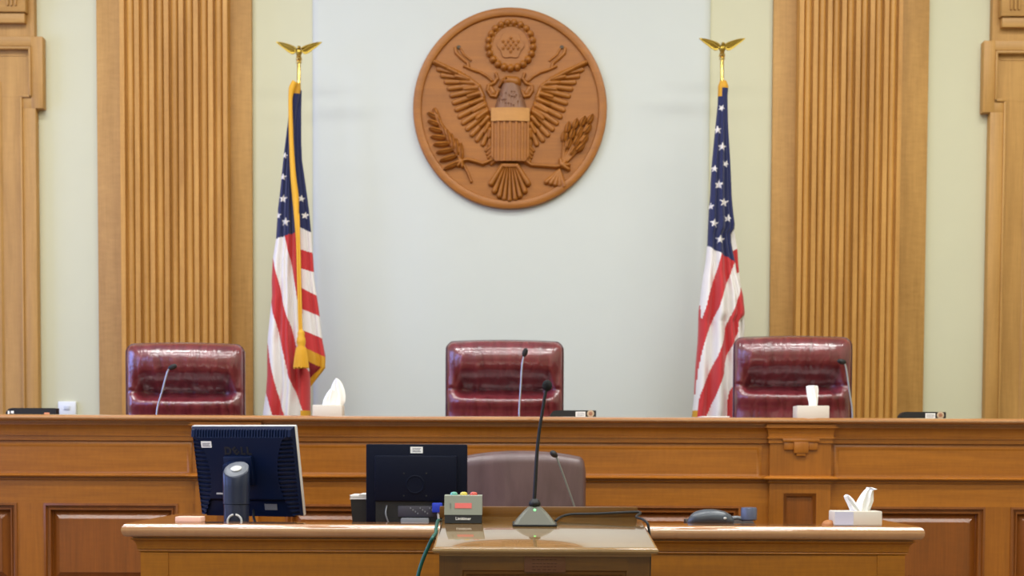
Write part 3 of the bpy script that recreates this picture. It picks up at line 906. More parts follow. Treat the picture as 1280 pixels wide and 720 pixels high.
# ------------------------------------------------------------------ flags
YF = 8.40; YP = 8.45
def in_poly(p, poly):
    x, y = p; c = False; n = len(poly)
    for i in range(n):
        x1, y1 = poly[i]; x2, y2 = poly[(i+1) % n]
        if (y1 > y) != (y2 > y) and x < (x2-x1)*(y-y1)/(y2-y1)+x1: c = not c
    return c
def lerp(pl, y):
    if y <= pl[0][0]: return pl[0][1]
    for (a, v), (b, w) in zip(pl, pl[1:]):
        if y <= b: return v+(w-v)*(y-a)/(b-a)
    return pl[-1][1]
def star_poly(cx, cy, r, rot=0):
    return [(cx+(r if k % 2 == 0 else r*.42)*math.sin(rot+k*PI/5), cy-(r if k % 2 == 0 else r*.42)*math.cos(rot+k*PI/5)) for k in range(10)]
def star_hit(stars, x, y):
    for poly, cx, cy, r in stars:
        if abs(x-cx) < r and abs(y-cy) < r and in_poly((x,y), poly): return True
    return False
def mk_stars(cs): return [(star_poly(cx, cy, r, ro), cx, cy, r) for cx, cy, r, ro in cs]
FM = [M['red'], M['fwhite'], M['fblue'], M['gold'], M['fdred']]
RED, WHT, BLU, GLD, DRD = range(5)
def drape(name, parent, y0, y1, left, right, colour, creases, depth, dy=0.0, ny=420, nx=56, extra=None):
    """a hanging fold of cloth: a closed flattened cone between its left and right edge, with creases"""
    mb = MB(); vs = []; n2 = nx*2
    for j in range(ny+1):
        py = y0+(y1-y0)*j/ny
        l_, r_ = left(py), right(py)
        hw = (r_-l_)/2*YF/F
        for i in range(n2):
            front = i < nx
            a = i/nx if front else (n2-i)/nx
            px = l_+(r_-l_)*a
            x, z = W(px, py, YF)
            u = 2*a-1
            bul = math.sqrt(max(0, 1-u*u))
            if front:
                d_ = -depth*hw*bul
                for c0, c1, amp, wd in creases:
                    c = c0+(c1-c0)*(py-y0)/(y1-y0)
                    d_ += amp*hw*math.exp(-((a-c)/wd)**2)*bul*min(1, (py-y0)/80)
            else: d_ = depth*.5*hw*bul
            vs.append((x, YF+dy+d_, z))
    fs = []; ms = []
    for j in range(ny):
        pyc = y0+(y1-y0)*(j+.5)/ny
        l_, r_ = left(pyc), right(pyc)
        for i in range(n2):
            i2 = (i+1) % n2
            fs.append((j*n2+i, j*n2+i2, (j+1)*n2+i2, (j+1)*n2+i))
            a = (i+.5)/nx if i < nx else (n2-i-.5)/nx
            ms.append(colour(l_+(r_-l_)*a, pyc))
    fs.append(tuple(range(n2))); ms.append(ms[0]); e = ny*n2; fs.append(tuple(range(e+n2-1, e-1, -1))); ms.append(ms[-1])
    mb.v, mb.f, mb.m = vs, fs, ms
    return mb.build(name, FM, parent, fix=False, ang=80)
def by_y(pts):
    pts = sorted(pts); return lambda y: lerp(pts, y)
def flagpole(r, px, py_top, cx):
    """brass pole with a spread eagle on top; cx is the pole's x"""
    zt_ = W(px, py_top, YP)[1]
    k = YF/F
    zc = W(px, 103, YF)[1]
    MB().lathe([(.011,DAIS+.02),(.011,zc+.0),(.0105,zc+.001),(.0105,zt_)], n=16, cx=cx, cy=YP).build('pole', M['brass'], r)
    MB().lathe([(.15,DAIS),(.15,DAIS+.02),(.13,DAIS+.035),(.05,DAIS+.06),(.03,DAIS+.10),(.02,DAIS+.14)], n=32, cx=cx, cy=YP).build('floor_base', M['brass'], r)
    col = MB(); col.lathe([(.010,0),(.015,.002),(.016,.009),(.012,.015),(.015,.019),(.017,.026),(.014,.033),(.010,.036),(.014,.040),(.011,.046)], n=20, cx=cx, cy=YP, cz=zt_)
    col.build('collar', M['brass'], r)
    eg = MB(); zb_ = zt_+.044
    eg.ball((cx, YP, zb_+.018), .018, .018, .022); eg.ball((cx+.003, YP-.012, zb_+.040), .010, .011, .010)
    eg.tube([(cx,YP-.018,zb_+.040),(cx,YP-.026,zb_+.037),(cx,YP-.029,zb_+.032)], [.006,.004,.001], n=8)
    eg.prism([(cx-.012,zb_+.0),(cx+.012,zb_+.0),(cx+.018,zb_-.022),(cx-.018,zb_-.022)], 'y', YP+.006, YP+.016)
    eagle = eg.build('eagle', M['brass_wing'], r)
    for sg in (-1, 1):
        w = MB()
        pl = [(.012,.012),(.020,.034),(.040,.052),(.062,.070),(.090,.079),(.127,.084),(.114,.066),(.094,.042),(.078,.026),(.066,.010),(.050,-.004),(.040,-.012),(.026,-.010)]
        up = [(cx+sg*a, zb_+.016+b*.68) for a, b in pl]; zw = zb_+.016
        w.prism(up, 'y', YP-.004, YP+.007)
        for q in range(5):
            a0 = (.022+q*.006, .014+q*.006); a1 = (.050+q*.016, .010+q*.016)
            w.tube([(cx+sg*a0[0],YP-.004,zw+.68*a0[1]),(cx+sg*a1[0],YP-.003,zw+.68*a1[1])], [.006,.0035], n=8)
        w.tube([(cx+sg*.014,YP-.003,zw+.018),(cx+sg*.04,YP-.003,zw+.033),(cx+sg*.09,YP-.002,zw+.050),(cx+sg*.122,YP,zw+.0565)], [.008,.007,.005,.002], n=8, smooth=4)
        w.build('wing', M['brass_wing'], eagle)

# --- left flag
xp = WX(372, 90, YF)
fl = thing('flag', 'draped flag with a long gold tassel on the left brass eagle pole', 'flag', (xp, YP, DAIS), 'flags on brass eagle poles')
flagpole(fl, 372, 79.5, xp)
L1 = by_y([(104,368),(112,364.5),(120,362.5),(135,361.5),(155,359.5),(175,357),(200,354),(220,352),(245,349.5),(260,347.5),(290,345.5),(300,345),(325,341),(350,339.5),(370,340),(390,338),(400,337),(425,334.5),(445,334),(470,334),(490,332.5),(515,329),(545,326)])
R1 = by_y([(104,375),(112,376),(135,371),(160,368.5),(200,369),(240,371),(270,373),(300,374.5),(390,378),(430,381),(455,386),(475,388),(515,388.5),(545,389)])
bA = by_y([(295,357),(330,365),(350,369),(375,373),(390,377),(400,381)])
bB = by_y([(318,340),(322,342),(340,346),(350,349),(372,354),(390,358),(405,364),(430,371),(445,376),(460,384),(470,390)])
bC = by_y([(374,338),(378,340),(390,342),(405,347),(425,352),(445,357),(470,362.5),(485,369),(510,379),(530,386)])
bD = by_y([(420,333),(424,334.5),(435,337),(455,340),(475,345),(490,348.5),(508,354),(518,357.5),(545,368)])
bE = by_y([(488,332),(492,334),(502,338),(512,341),(518,343),(545,352)])
starsL = mk_stars([(356.5,195,4.6,.2),(354.5,222,4.8,.1),(355,249.5,5.6,.1),(348.5,270.5,4.6,0),(358,278.5,5.8,.15)])
def colL(x, y):
    if y < 118: return GLD
    if y < 300-(x-345)*.32: return WHT if star_hit(starsL, x, y) else BLU
    if y > 513 and x > 378: return GLD
    if y > 318 and y < 330 and x < bB(y): return RED
    if x > bA(y) and y < 402: return RED
    if y < 318 or x > bB(y): return WHT
    if y < 374 or x > bC(y): return RED
    if y < 420 or x > bD(y): return WHT
    if y < 488 or x > bE(y): return RED
    return WHT
mainL = drape('cloth', fl, 104, 545, L1, R1, colL, [(.3,.35,.5,.10),(.68,.72,.55,.09),(.52,.5,.25,.05)], .9)
L2 = by_y([(112,366),(135,364),(200,364),(260,368),(300,370),(390,373),(440,378),(485,386)])
R2 = by_y([(112,376.5),(135,376),(175,376),(200,377),(220,380),(245,383.5),(260,385.5),(290,388.5),(325,391),(350,392.5),(370,395.5),(390,398.5),(425,402.5),(447,406.5),(460,406),(483,388)])
starsR = mk_stars([(376.5,248,4.8,.1),(381,269,5.4,.1)])
def tilt(y, xa, ya, xb, yb): return lambda x: ya+(yb-ya)*(x-xa)/(xb-xa)
bands = [tilt(0,377,285,388,290), tilt(0,377,312,391,316), tilt(0,378,336,392,340), tilt(0,381,362,395,369), tilt(0,382,388,399,395), tilt(0,384,415,403,423), tilt(0,386,437,406,446)]
bc = [BLU, WHT, RED, WHT, RED, WHT, RED]
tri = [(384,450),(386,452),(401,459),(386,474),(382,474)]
def colL2(x, y):
    for b_, c_ in zip(bands, bc):
        if y < b_(x): return WHT if c_ == BLU and star_hit(starsR, x, y) else c_
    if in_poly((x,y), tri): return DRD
    return GLD
plabel(drape('cloth_fold', mainL, 112, 483, L2, R2, colL2, [(.75,.7,.4,.10)], .45, dy=.022, ny=380, nx=44), 'rear fold showing level stripes and gold fringe')
# cord and tassel
yc_ = YF-.062
def fp(px, py, y=None): x, z = W(px, py, YF); return (x, yc_ if y is None else y, z)
cd = MB()
k = YF/F
cd.tube([fp(370,104,YF-.03),fp(366,112,YF-.03),fp(364.3,124,YF-.035),fp(364.4,140,YF-.04),fp(365,160,YF-.045),fp(366,185,YF-.05),fp(367.5,210,YF-.055),fp(369.5,232),fp(371.5,250),fp(373,275,YF-.075),fp(374.5,300,YF-.08)],
        [4*k,4*k,2.6*k,2.6*k,2.8*k,2.9*k,3.3*k,3.8*k,4.2*k,3.0*k,2.2*k], n=12, smooth=4)
for o_ in (0, 2.6):
    cd.tube([fp(373.0+o_,270,YF-.08),fp(374.5+o_,310,YF-.09),fp(376+o_,360,YF-.10),fp(377+o_,395,YF-.105),fp(378+o_,420,YF-.11)], 1.35*k, n=8, smooth=4)
cord = plabel(cd.build('cord', M['goldcord'], fl), 'gold cord running down the front of the cloth')
xt, zt2 = W(380, 414, YF); yt = YF-.115
ts = MB(); hh = (461-414)*k
ts.lathe([(1.5*k,0),(3.6*k,-2*k),(4.6*k,-5*k),(4.0*k,-8*k),(5.4*k,-11*k),(5.6*k,-17*k),(4.6*k,-20*k),(5.6*k,-24*k),(7.4*k,-34*k),(8.8*k,-46*k),(8.2*k,-47*k)], n=28, cx=xt, cy=yt, cz=zt2)
for q in range(22):
    a = 2*PI*q/22
    ts.tube([(xt+5.2*k*math.cos(a), yt+5.2*k*math.sin(a), zt2-22*k),(xt+7.4*k*math.cos(a), yt+7.4*k*math.sin(a), zt2-34*k),(xt+8.8*k*math.cos(a), yt+8.8*k*math.sin(a), zt2-(47+.8*math.sin(q*3))*k)], 1.1*k, n=6)
ts.build('tassel', M['goldcord'], cord)

# --- right flag
xp = WX(904, 90, YF)
fr = thing('flag', 'draped flag without a tassel on the right brass eagle pole', 'flag', (xp, YP, DAIS), 'flags on brass eagle poles')
flagpole(fr, 904, 75, xp)
LR = by_y([(101,900),(108,897.5),(130,897),(150,895),(170,893),(200,890),(230,888),(245,887.5),(260,886),(280,885),(305,884),(330,881.5),(350,878),(370,875.5),(390,873),(410,872.5),(425,872),(460,869),(500,867),(518,865),(545,863)])
RR = by_y([(101,908),(108,910.5),(120,909.5),(150,910),(170,911),(200,913),(230,914.2),(245,914.8),(260,916),(280,918.5),(286,918),(293,913.5),(303,914),(318,917),(328,919),(342,921),(350,924),(370,929),(390,931),(394,930.5),(402,926),(425,928),(460,932),(545,936)])
b1 = by_y([(316,901),(318,900.5),(345,893),(365,886),(385,881),(400,876),(412,872),(545,850)])
b2 = by_y([(326,919),(330,917),(348,910),(365,903),(385,897),(400,890),(420,882),(440,876),(465,871),(490,868.5),(505,866),(545,855)])
b3 = by_y([(350,931),(360,925),(372,922),(385,917),(410,905),(420,903.5),(430,901),(445,895),(460,888),(478,880),(495,873),(515,870),(545,862)])
b4 = by_y([(390,934),(394,930),(402,922),(415,921),(428,916),(445,907),(455,904),(470,902),(487,895),(505,888),(518,883),(545,874)])
b5 = by_y([(455,940),(465,926),(475,918),(490,910),(500,908),(518,907),(545,904)])
starsRR = mk_stars([(901.5,136,4.4,.5),(896.5,163,5.6,-.1),(902,184.5,6,.1),(906.5,205.5,4.6,.4),(892.5,212,5,.1),(897.5,232,6,.1),(904,254,6,.1),(887.5,259,4.6,.1),(909,274,5.4,.15),(892,280,5.8,.1),(899,300.5,6,.1)])
cant = by_y([(0,0)])
def colR(x, y):
    if y < 111 or (y < 121 and x < 902): return GLD
    cb = 308+(x-884)*.60
    if y < cb: return WHT if star_hit(starsRR, x, y) else BLU
    if y > 513 and x < 870: return GLD
    if x < 877 and 372 < y < 432 and x < 874+.05*(y-372): return RED
    if x < b1(y): return WHT
    if x < b2(y): return RED
    if x < b3(y): return WHT
    if x < b4(y): return RED
    if x < b5(y): return WHT
    return RED
mainR = drape('cloth', fr, 101, 545, LR, RR, colR, [(.35,.25,.5,.09),(.7,.6,.5,.09),(.85,.82,.35,.05)], .8)
LR2 = by_y([(278,912),(300,910),(330,912),(360,915),(420,918)])
RR2 = by_y([(278,917.5),(285,918.5),(300,921),(312,923),(330,924),(350,926),(370,929),(390,931.5),(410,932),(432,929)])
bandsR = [lambda x: 313-.5*(x-917), lambda x: 343-.6*(x-919), lambda x: 372-.6*(x-922), lambda x: 396-.8*(x-926)]
bcR = [WHT, RED, WHT, RED]
def colR2(x, y):
    for b_, c_ in zip(bandsR, bcR):
        if y < b_(x): return c_
    return WHT
plabel(drape('cloth_fold', mainR, 278, 432, LR2, RR2, colR2, [(.7,.6,.4,.12)], .5, dy=.03, ny=160, nx=24), 'narrow rear fold at the right edge of the cloth')

# ------------------------------------------------------------------ clerk desk
YD = 5.505                      # face plane of the desk
DX0, DX1 = WX(176, 690, YD), WX(1131, 690, YD)
def dz(py): return WZ(py, YD-.03)
dt = dz(656)
YDB = 6.28
desk = thing('clerk_desk', 'wide oak clerk desk with a moulded top in front of the bench', 'desk', ((DX0+DX1)/2, YD, 0))
dp = [(0, 0), (0, dz(692.5)), (.006, dz(692)), (.008, dz(690.5)), (.006, dz(689)), (.011, dz(688.4))]
dp += [(o, z) for o, z in cove(dz(676.5), dz(688), .030, .011)[::-1]]
dp += [(.031, dz(676)), (.031, dz(675)), (.022, dz(674.6)), (.022, dz(673.6))]
rz_ = (dt-dz(673))/2; NOSE = len(dp)
for k in range(0, 11):
    a = -PI/2+PI*k/10; dp.append((.036+.021*math.cos(a), dt-rz_+rz_*math.sin(a)))
lower = [p for p in dp if p[1] <= dz(692.4)]
MB().ring(DX0, DX1, YD, YDB, lower, top=False, bottom=False, back=False).build('front_panel', M['desk_x'], desk)
MB().ring(DX0, DX1, YD, YDB, [(0,dz(693))]+dp[1:NOSE], top=False, bottom=False, back=False).build('cornice', M['desk_x'], desk)
MB().ring(DX0, DX1, YD, YDB, dp[NOSE-1:], top=False, bottom=False, back=False).build('nosing', M['bench_top'], desk)
lw = .13
tp = MB(); t0 = dt-.035; e_ = .0405
tp.box(DX0-e_, DX1+e_, YD-e_, YD+lw, t0, dt)
tp.box(DX0-e_, DX0+.12, YD+lw, YDB+e_, t0, dt); tp.box(DX1-.10, DX1+e_, YD+lw, YDB+e_, t0, dt)
tp.build('ledge', M['bench_top'], desk)
DW = dt-.054
MB().box(DX0+.02, DX1-.02, YD+.02, YDB-.02, DW-.031, DW-.001).build('work_surface', M['desk_x'], desk)
# end stiles on the front
for a, b in ((DX0+.0, DX0+.10), (DX1-.10, DX1-.0)):
    MB().box(a, b, YD-.004, YD+.002, 0, dz(693)).build('stile', M['desk_x'], desk)

# tissue box, pad and small tan piece on the desk
Yq = YD+.02
tissue_box('pale tissue box at the right end of the clerk desk', 1043, 1103, 639, Yq, dt, .10,
    [([(1062,1080,641),(1061,1076,637),(1058,1070,630),(1055,1066,624),(1053.5,1062,620),(1056,1059,618)], -.012, .02),
     ([(1066,1086,641),(1068,1089,634),(1071,1092,626),(1076,1092,618),(1080,1092,613),(1082,1097,611.5),(1083,1089,609)], .0, .024)], split=1067)
xx_, zz_ = W(238.5, 651, YD+.10)
tag(MB().box(xx_-.047, xx_+.047, YD+.05, YD+.13, dt, dt+.020, bev=.003).build('notepad', M['pink']), 'small pale pink pad on the clerk desk left of the stand monitor', 'notepad')
xx_, zz_ = W(1036, 655, YD+.06)
tag(MB().ball((xx_, YD+.06, dt), .026, .026, .019, half=True).build('coaster', M['tan']), 'small rounded tan block left of the desk tissue box', 'block')
Yn2 = YD+.30
nameplate('low black nameplate on the clerk desk behind the lectern', WX(813,650,Yn2), Yn2, DW, w=.165)
for o in list(C.objects):
    pass

# ------------------------------------------------------------------ monitors
def monitor_stand_type():
    cx, cz = W(310, 588.5, 5.86)
    Y = 5.86
    r = thing('monitor', 'flat monitor on a pivot stand seen from behind at the left of the clerk desk', 'monitor', (cx, Y, DW), 'monitors on the clerk desk')
    wd, ht = .440, .356
    yaw, lean = math.radians(-17), math.radians(-13)
    T = Matrix.Translation((0,0,cz-DW)) @ Matrix.Rotation(yaw,4,'Z') @ Matrix.Rotation(lean*-1,4,'X')
    bz_ = MB(); bz_.box(-wd/2, wd/2, -.004, .018, -ht/2, ht/2, bev=.006, X=T); bz_.build('bezel', M['silver'], r, local=True)
    MB().box(-wd/2+.02, wd/2-.02, .0175, .0195, -ht/2+.022, ht/2-.02, X=T).build('screen', M['blk'], r, local=True)
    def dep(u, v):          # u,v in -1..1 ; depth of the back shell toward the camera
        edge = min(1, (1-abs(u))/.035, (1-abs(v))/.045)
        d = .016*max(0, edge)**.5
        b = .90-.24*max(0, 1-(v+.05)**2)           # curved inner limit of the side grilles
        topv = .80
        if abs(u) > b and v < topv:
            lip = smooth(b, .97, abs(u)); base = .030-.014*lip
            d = max(d*.6, base*edge)
            if edge >= 1: d += .0040*(1 if math.sin((v+.02*abs(u))*PI*21) > 0 else -1)
        elif v >= topv:
            base = .030-.012*(v-topv)/.2; d = base*edge
            if edge >= 1 and abs(u) < .9: d += .0030*(1 if math.sin(u*PI*37) > 0 else -1)
        else:
            d = .034
            if v < -.58: d = .034-.016*smooth(-.58,-.66,v) if v > -.66 else .018
        return d
    sh = MB(); nu, nv = 240, 200
    sh.grid(lambda a, b: ((2*a-1)*wd/2*.985, -.003-dep(2*a-1, 2*b-1), (2*b-1)*ht/2*.985), nu, nv, X=T)
    back = sh.build('back_shell', M['navy_reflect'], r, local=True, ang=25, fix=False)
    def on(x, z, d): return T @ Matrix.Translation((x, -.003-d, z))
    st = MB(); st.box(-.022, .022, -.001, .002, -.0125, .0125, X=on(-.145,.112,.0345)); stk = st.build('sticker', M['paper'], back, local=True)
    q = MB()
    for k in range(3): q.box(-.016, .016-.004*(k % 2), -.0018, -.0009, .003-k*.005, .005-k*.005, X=on(-.145,.112,.0345))
    q.build('print', M['mark'], back, local=True)
    # raised maker's lettering, with the tilted second letter
    lx = -.056
    for ch, dx, rot in (('D', 0, 0), ('E', .033, 35), ('L', .063, 0), ('L', .088, 0)):
        text_mesh('lettering', ch, .040, M['blk'], on(lx+dx, .086, .0345) @ STAND @ Matrix.Rotation(math.radians(rot),4,'Z'), back, .0012, bold=.0016)
    lb = MB(); lb.box(-.026,.026,-.001,.003,-.012,.012, X=on(.092,-.137,.0185)); lb.build('port_label', M['greyp'], back, local=True)
    q = MB(); q.box(-.05,.0,-.002,.003,-.003,.003, X=on(-.075,-.082,.0345)); q.build('badge', M['silver'], back, local=True)
    nk = MB(); nk.box(-.062,.058,-.016,.01,-.055,.06, bev=.006, X=on(-.012,.008,.034)); nk.box(-.045,.035,-.062,.0,-.028,.05, bev=.01, X=on(-.012,.0,.034)); nk.build('neck', M['navy_reflect'], r, local=True)
    # column
    xcol = WX(295.5, 620, 5.70)-cx; ycol = 5.70-Y
    ztop = W(295, 586, 5.70)[1]-DW; 
    cb = MB(); n = 36
    a_, b_ = .047, .040; SLP = .68
    zmid = W(295, 630, 5.70)[1]-DW
    vs = []; rings = [(0,1.0),(zmid-.001,1.0),(zmid,.94),(zmid+.001,1.06),(.5*(zmid+ztop),1.06),(99,1.06),(98,.97)]
    for zz, sc_ in rings:
        for i in range(n):
            w_ = 2*PI*i/n; xx = a_*sc_*math.cos(w_); yy = b_*sc_*math.sin(w_)
            if zz == 99: z_ = ztop-.006+SLP*yy+.10*xx
            elif zz == 98: z_ = ztop+SLP*yy+.10*xx
            else: z_ = zz
            vs.append((xcol+xx, ycol+yy, z_))
    fs = [(k*n+i, k*n+(i+1) % n, (k+1)*n+(i+1) % n, (k+1)*n+i) for k in range(len(rings)-1) for i in range(n)]
    fs.append(tuple(range((len(rings)-1)*n, len(rings)*n)))
    cb.add(vs, fs, [0]*(len(fs)-1)+[1]); colo = cb.build('column', [M['navy_col'], plain('column_cap_grey', (92,96,104), .35)], r, local=True, ang=50)
    X = Matrix.Translation((xcol, ycol-.004, ztop+.0005)) @ Matrix.Rotation(math.atan(SLP),4,'X') @ Matrix.Rotation(-.10,4,'Y')
    MB().lathe([(.021,-.002),(.021,.002),(.018,.004),(.004,.0045)], n=28, X=X, sy=.85).build('cap_disc', M['silver'], colo, local=True)
    zr = W(296, 652, 5.66)[1]-DW
    X = Matrix.Translation((xcol, ycol-b_-.0, zr)) @ Matrix.Rotation(PI/2,4,'X')
    rg = MB(); rr = .026
    rg.tube([(rr*math.cos(PI/2+.15+t*(2*PI-.3)/30), rr*math.sin(PI/2+.15+t*(2*PI-.3)/30), .0) for t in range(31)], .0042, n=8, X=X)
    rg.build('cable_ring', M['silver'], colo, local=True)
    bs = MB(); bs.box(xcol-.13, xcol+.13, ycol-.09, ycol+.16, 0, .014, bev=.006); bs.build('foot', M['navy_col'], r, local=True)
    cbp = [(xcol+.05, ycol+.08, .06), (xcol+.075, ycol+.06, .035), (xcol+.09, ycol+.05, .018)]
    kb = MB(); kb.tube([T @ Vector((.02,-.03,-.150)), (xcol+.055,ycol+.07,.055), (xcol+.085,ycol+.03,.02), (xcol+.12,ycol+.06,.016)], .005, n=8, smooth=6); kb.build('cable', M['blk'], r, local=True)
    return r
monitor_stand_type()

def monitor_flat():
    Y = 5.80
    x0, z1 = W(457.5, 555, Y); x1 = WX(584, 600, Y)
    cx = (x0+x1)/2; wd = x1-x0; k = Y/F
    r = thing('monitor', 'flat black monitor with a bare mounting plate seen from behind beside the timer', 'monitor', (cx, Y, DW), 'monitors on the clerk desk')
    zc = lambda py: W(520, py, Y)[1]
    zb_ = zc(662)
    MB().box(x0, x1, Y, Y+.03, zb_, z1, bev=.005).build('bezel', M['navy'], r)
    MB().box(x0+.018, x1-.018, Y+.0295, Y+.0315, zb_+.02, z1-.02).build('screen', M['blk'], r)
    xs = lambda px: WX(px, 600, Y)
    bk = MB(); bk.box(xs(469), xs(571.5), Y-.028, Y+.005, zc(626.5), zc(569.5), bev=.006)
    back = bk.build('back_shell', M['navy'], r)
    bay = MB(); bay.box(xs(470), xs(571), Y-.016, Y+.004, zc(662), zc(626)); bay.build('port_bay', M['blk'], r)
    pc = (xs(519.5), Y-.028, zc(605.5))
    X = Matrix.Translation(pc) @ Matrix.Rotation(PI/2,4,'X')
    cr = MB(); cr.lathe([(12*k,-.002),(12*k,.0016),(11.3*k,.0028),(10.2*k,.0028),(9.6*k,.0008),(.002,.0008)], n=40, X=X); cr.build('mount_ring', M['navy'], back)
    sw = M['greyp']
    for a, b in ((-14,14),(14,14),(-14,-14),(14,-14)):
        MB().lathe([(1.1*k,0),(1.1*k,.0015),(.4*k,.002)], n=12, X=Matrix.Translation((pc[0]+a*k, Y-.0275, pc[2]+b*k)) @ Matrix.Rotation(PI/2,4,'X')).build('screw', M['blk'], back)
    st = MB().box(xs(513), xs(528.5), Y-.0012, Y+.004, zc(566.5), zc(558.5)).build('sticker', M['paper'], r)
    q = MB()
    for j in range(3): q.box(xs(515.5), xs(526)-.003*(j % 2), Y-.0018, Y-.001, zc(564.8-j*1.9), zc(564.0-j*1.9))
    q.build('print', M['mark'], st)
    pp = MB(); pp.box(xs(498), xs(546), Y-.020, Y-.012, zc(646), zc(632), bev=.002)
    pl = pp.build('port_plate', plain('port_plate_grey', (58,56,66), .45), r)
    pr = MB()
    for j in range(10):
        xj = xs(513+j*3.0); pr.box(xj, xj+.0045, Y-.0225, Y-.0195, zc(634+2.2*(j % 4)+1.8), zc(634+2.2*(j % 4)))
    pr.build('port', M['greyp'], pl)
    vg = MB(); vg.box(xs(541), xs(553.5), Y-.05, Y-.012, zc(640), zc(628), bev=.003); vp = vg.build('connector', M['vga'], r)
    kb = MB(); kb.tube([(xs(548),Y-.035,zc(639)),(xs(549),Y-.04,zc(648)),(xs(550),Y-.02,zc(660)),(xs(552),Y+.02,DW+.006),(xs(560),Y+.15,DW+.006)], .0045, n=8, smooth=6); kb.build('cable', M['silver'], vp)
    kb = MB(); kb.tube([(xs(484),Y-.014,zc(632)),(xs(483),Y-.03,zc(642)),(xs(487),Y-.025,zc(655)),(xs(490),Y,DW+.005)], .003, n=8, smooth=6); kb.build('cable', M['greyp'], r)
    nb = MB(); nb.box(xs(502), xs(537), Y-.05, Y-.012, DW, zc(647), bev=.004); nb.box(cx-.11, cx+.11, Y-.09, Y+.11, DW, DW+.012, bev=.005)
    nb.build('stand', M['greyp'], r)
    return r
monitor_flat()
# black box with papers beside the monitor
Yb = 5.86
x0, z1 = W(438, 624, Yb); x1 = WX(462, 640, Yb)
bb = MB(); bb.prism([(x0,z1),(x1,z1),(x1,DW),(x0+.012,DW)], 'y', Yb, Yb+.2); tag(bb.build('desk_tray', M['blk']), 'black upright desk tray left of the flat monitor', 'tray')
q = MB()
for k in range(5): q.box(x0-.002+.004*(k % 2), x1+.001, Yb-.004+.003*(k % 3), Yb+.19, z1+k*.0032, z1+k*.0032+.003)
q.box(x0+.032, x1, Yb-.005, Yb+.17, z1+.016, z1+.0195)
tag(q.build('paper_stack', M['paper']), 'white papers lying on the black desk tray', 'paper')

# ------------------------------------------------------------------ telephone
Yp = 5.72
tel = thing('telephone', 'dark grey desk telephone right of the lectern on the clerk desk', 'telephone', (WX(903,655,Yp), Yp, DW))
tk = Yp/F
def tp_(px, py, y=Yp): x, z = W(px, py, y); return (x, y, z)
x0 = tp_(862,655)[0]; x1 = tp_(947.5,655)[0]
ph = MB(); ph.box(tp_(864,655)[0], tp_(915,655)[0], Yp-.010, Yp+.10, DW, tp_(890,646)[2], bev=.012); ph.prism([(Yp-.02,DW),(Yp+.19,DW),(Yp+.19,DW+.060),(Yp+.12,DW+.055),(Yp+.0,DW+.030),(Yp-.02,DW+.012)], 'x', x0, x1)
ph.build('body', M['phone_d'], tel)
hs = MB()
pts = [(862,657),(865,652.5),(871,648.5),(880,646.8),(892,646.6),(903,648.2),(911,651.5),(914.5,655)]
hs.tube([tp_(a,b,Yp+.0) for a, b in pts], [3*tk,6.5*tk,9*tk,10*tk,10*tk,9.6*tk,7.5*tk,4*tk], n=22, smooth=6)
hs.build('handset', M['phone'], tel)
bt = MB(); p_ = tp_(905,647.5); bt.ball((p_[0], Yp-9.4*tk, p_[2]), 2*tk, 1*tk, 1.6*tk); bt.build('button', M['silver'], tel)
cu = MB(); a_ = tp_(937,651); h_ = (651-634.5)*tk
cu.lathe([(8.5*tk,0),(10*tk,.1*h_),(10.2*tk,.85*h_),(9.3*tk,h_),(5*tk,h_*1.02),(.002,h_*1.0)], n=30, cx=a_[0], cy=Yp+.02, cz=a_[2]); cu.build('earpiece', plain('phone_slate', (84,92,116), .34, coat=.3), tel)
lk = MB(); lk.tube([tp_(914,648,Yp+.04),tp_(922,647,Yp+.04),tp_(930,649,Yp+.03)], [3*tk,2.4*tk,3*tk], n=10); lk.build('cradle', plain('phone_mid_grey', (120,124,128), .4), tel)

# ------------------------------------------------------------------ clerk chair and microphone
YK = 6.56
cc = thing('office_chair', 'taupe leather chair with a rounded top between the desk and the bench', 'chair', (WX(652,600,YK), YK+.02, CLK))
kx = cc.location.x; kk = YK/F
zk = W(650, 563.5, YK)[1]
Wc = (733-571)*kk; x_r = WX(733, 610, YK); xm = x_r-Wc/2
def ctop(u): return zk - .030*abs(u)**2.2 - (.062*(1-math.sqrt(max(0,1-max(0,(abs(u)-.90)/.10)**2))) if abs(u) > .90 else 0)
bk = MB(); zb_ = CLK+.55
def cfn(side):
    def fn(a, b):
        u = 2*a-1; z_ = zb_+(ctop(u)-zb_)*b
        rim = min(1, (1-abs(u))/.10); rim = math.sqrt(max(0, 1-(1-rim)**2))
        rt = min(1, (ctop(u)-z_)/.05); rt = math.sqrt(max(0, 1-(1-rt)**2))
        y_ = YK + .05*(u*u) + (-(.045*rim*rt) if side < 0 else .045*rim*rt)
        return (xm+u*Wc/2, y_, z_)
    return fn
bk.grid(cfn(-1), 60, 60); bk.grid(lambda a, b: cfn(1)(1-a, b), 60, 60)
bk.build('backrest', M['taupe'], cc, ang=70)
q = MB(); q.box(xm-.26, xm+.26, YK-.42, YK+.02, CLK+.42, CLK+.52, bev=.045, seg=4); q.build('seat', M['taupe'], cc)
q = MB(); q.box(xm-.05, xm+.05, YK+.02, YK+.06, CLK+.44, CLK+.62, bev=.01); q.build('back_support', M['blackp'], cc)
MB().lathe([(.03,CLK+.08),(.03,CLK+.24),(.022,CLK+.24),(.022,CLK+.43)], n=18, cx=xm, cy=YK-.20).build('column', M['blackp'], cc)
bs = MB(); cas = []
for k in range(5):
    a = 2*PI*k/5+.3; px_, py_ = xm+.27*math.cos(a), YK-.20+.27*math.sin(a)*.8
    bs.tube([(xm,YK-.20,CLK+.11),(px_,py_,CLK+.075)], [.03,.018], n=10); cas.append((px_,py_))
bs_ = bs.build('star_base', M['blackp'], cc)
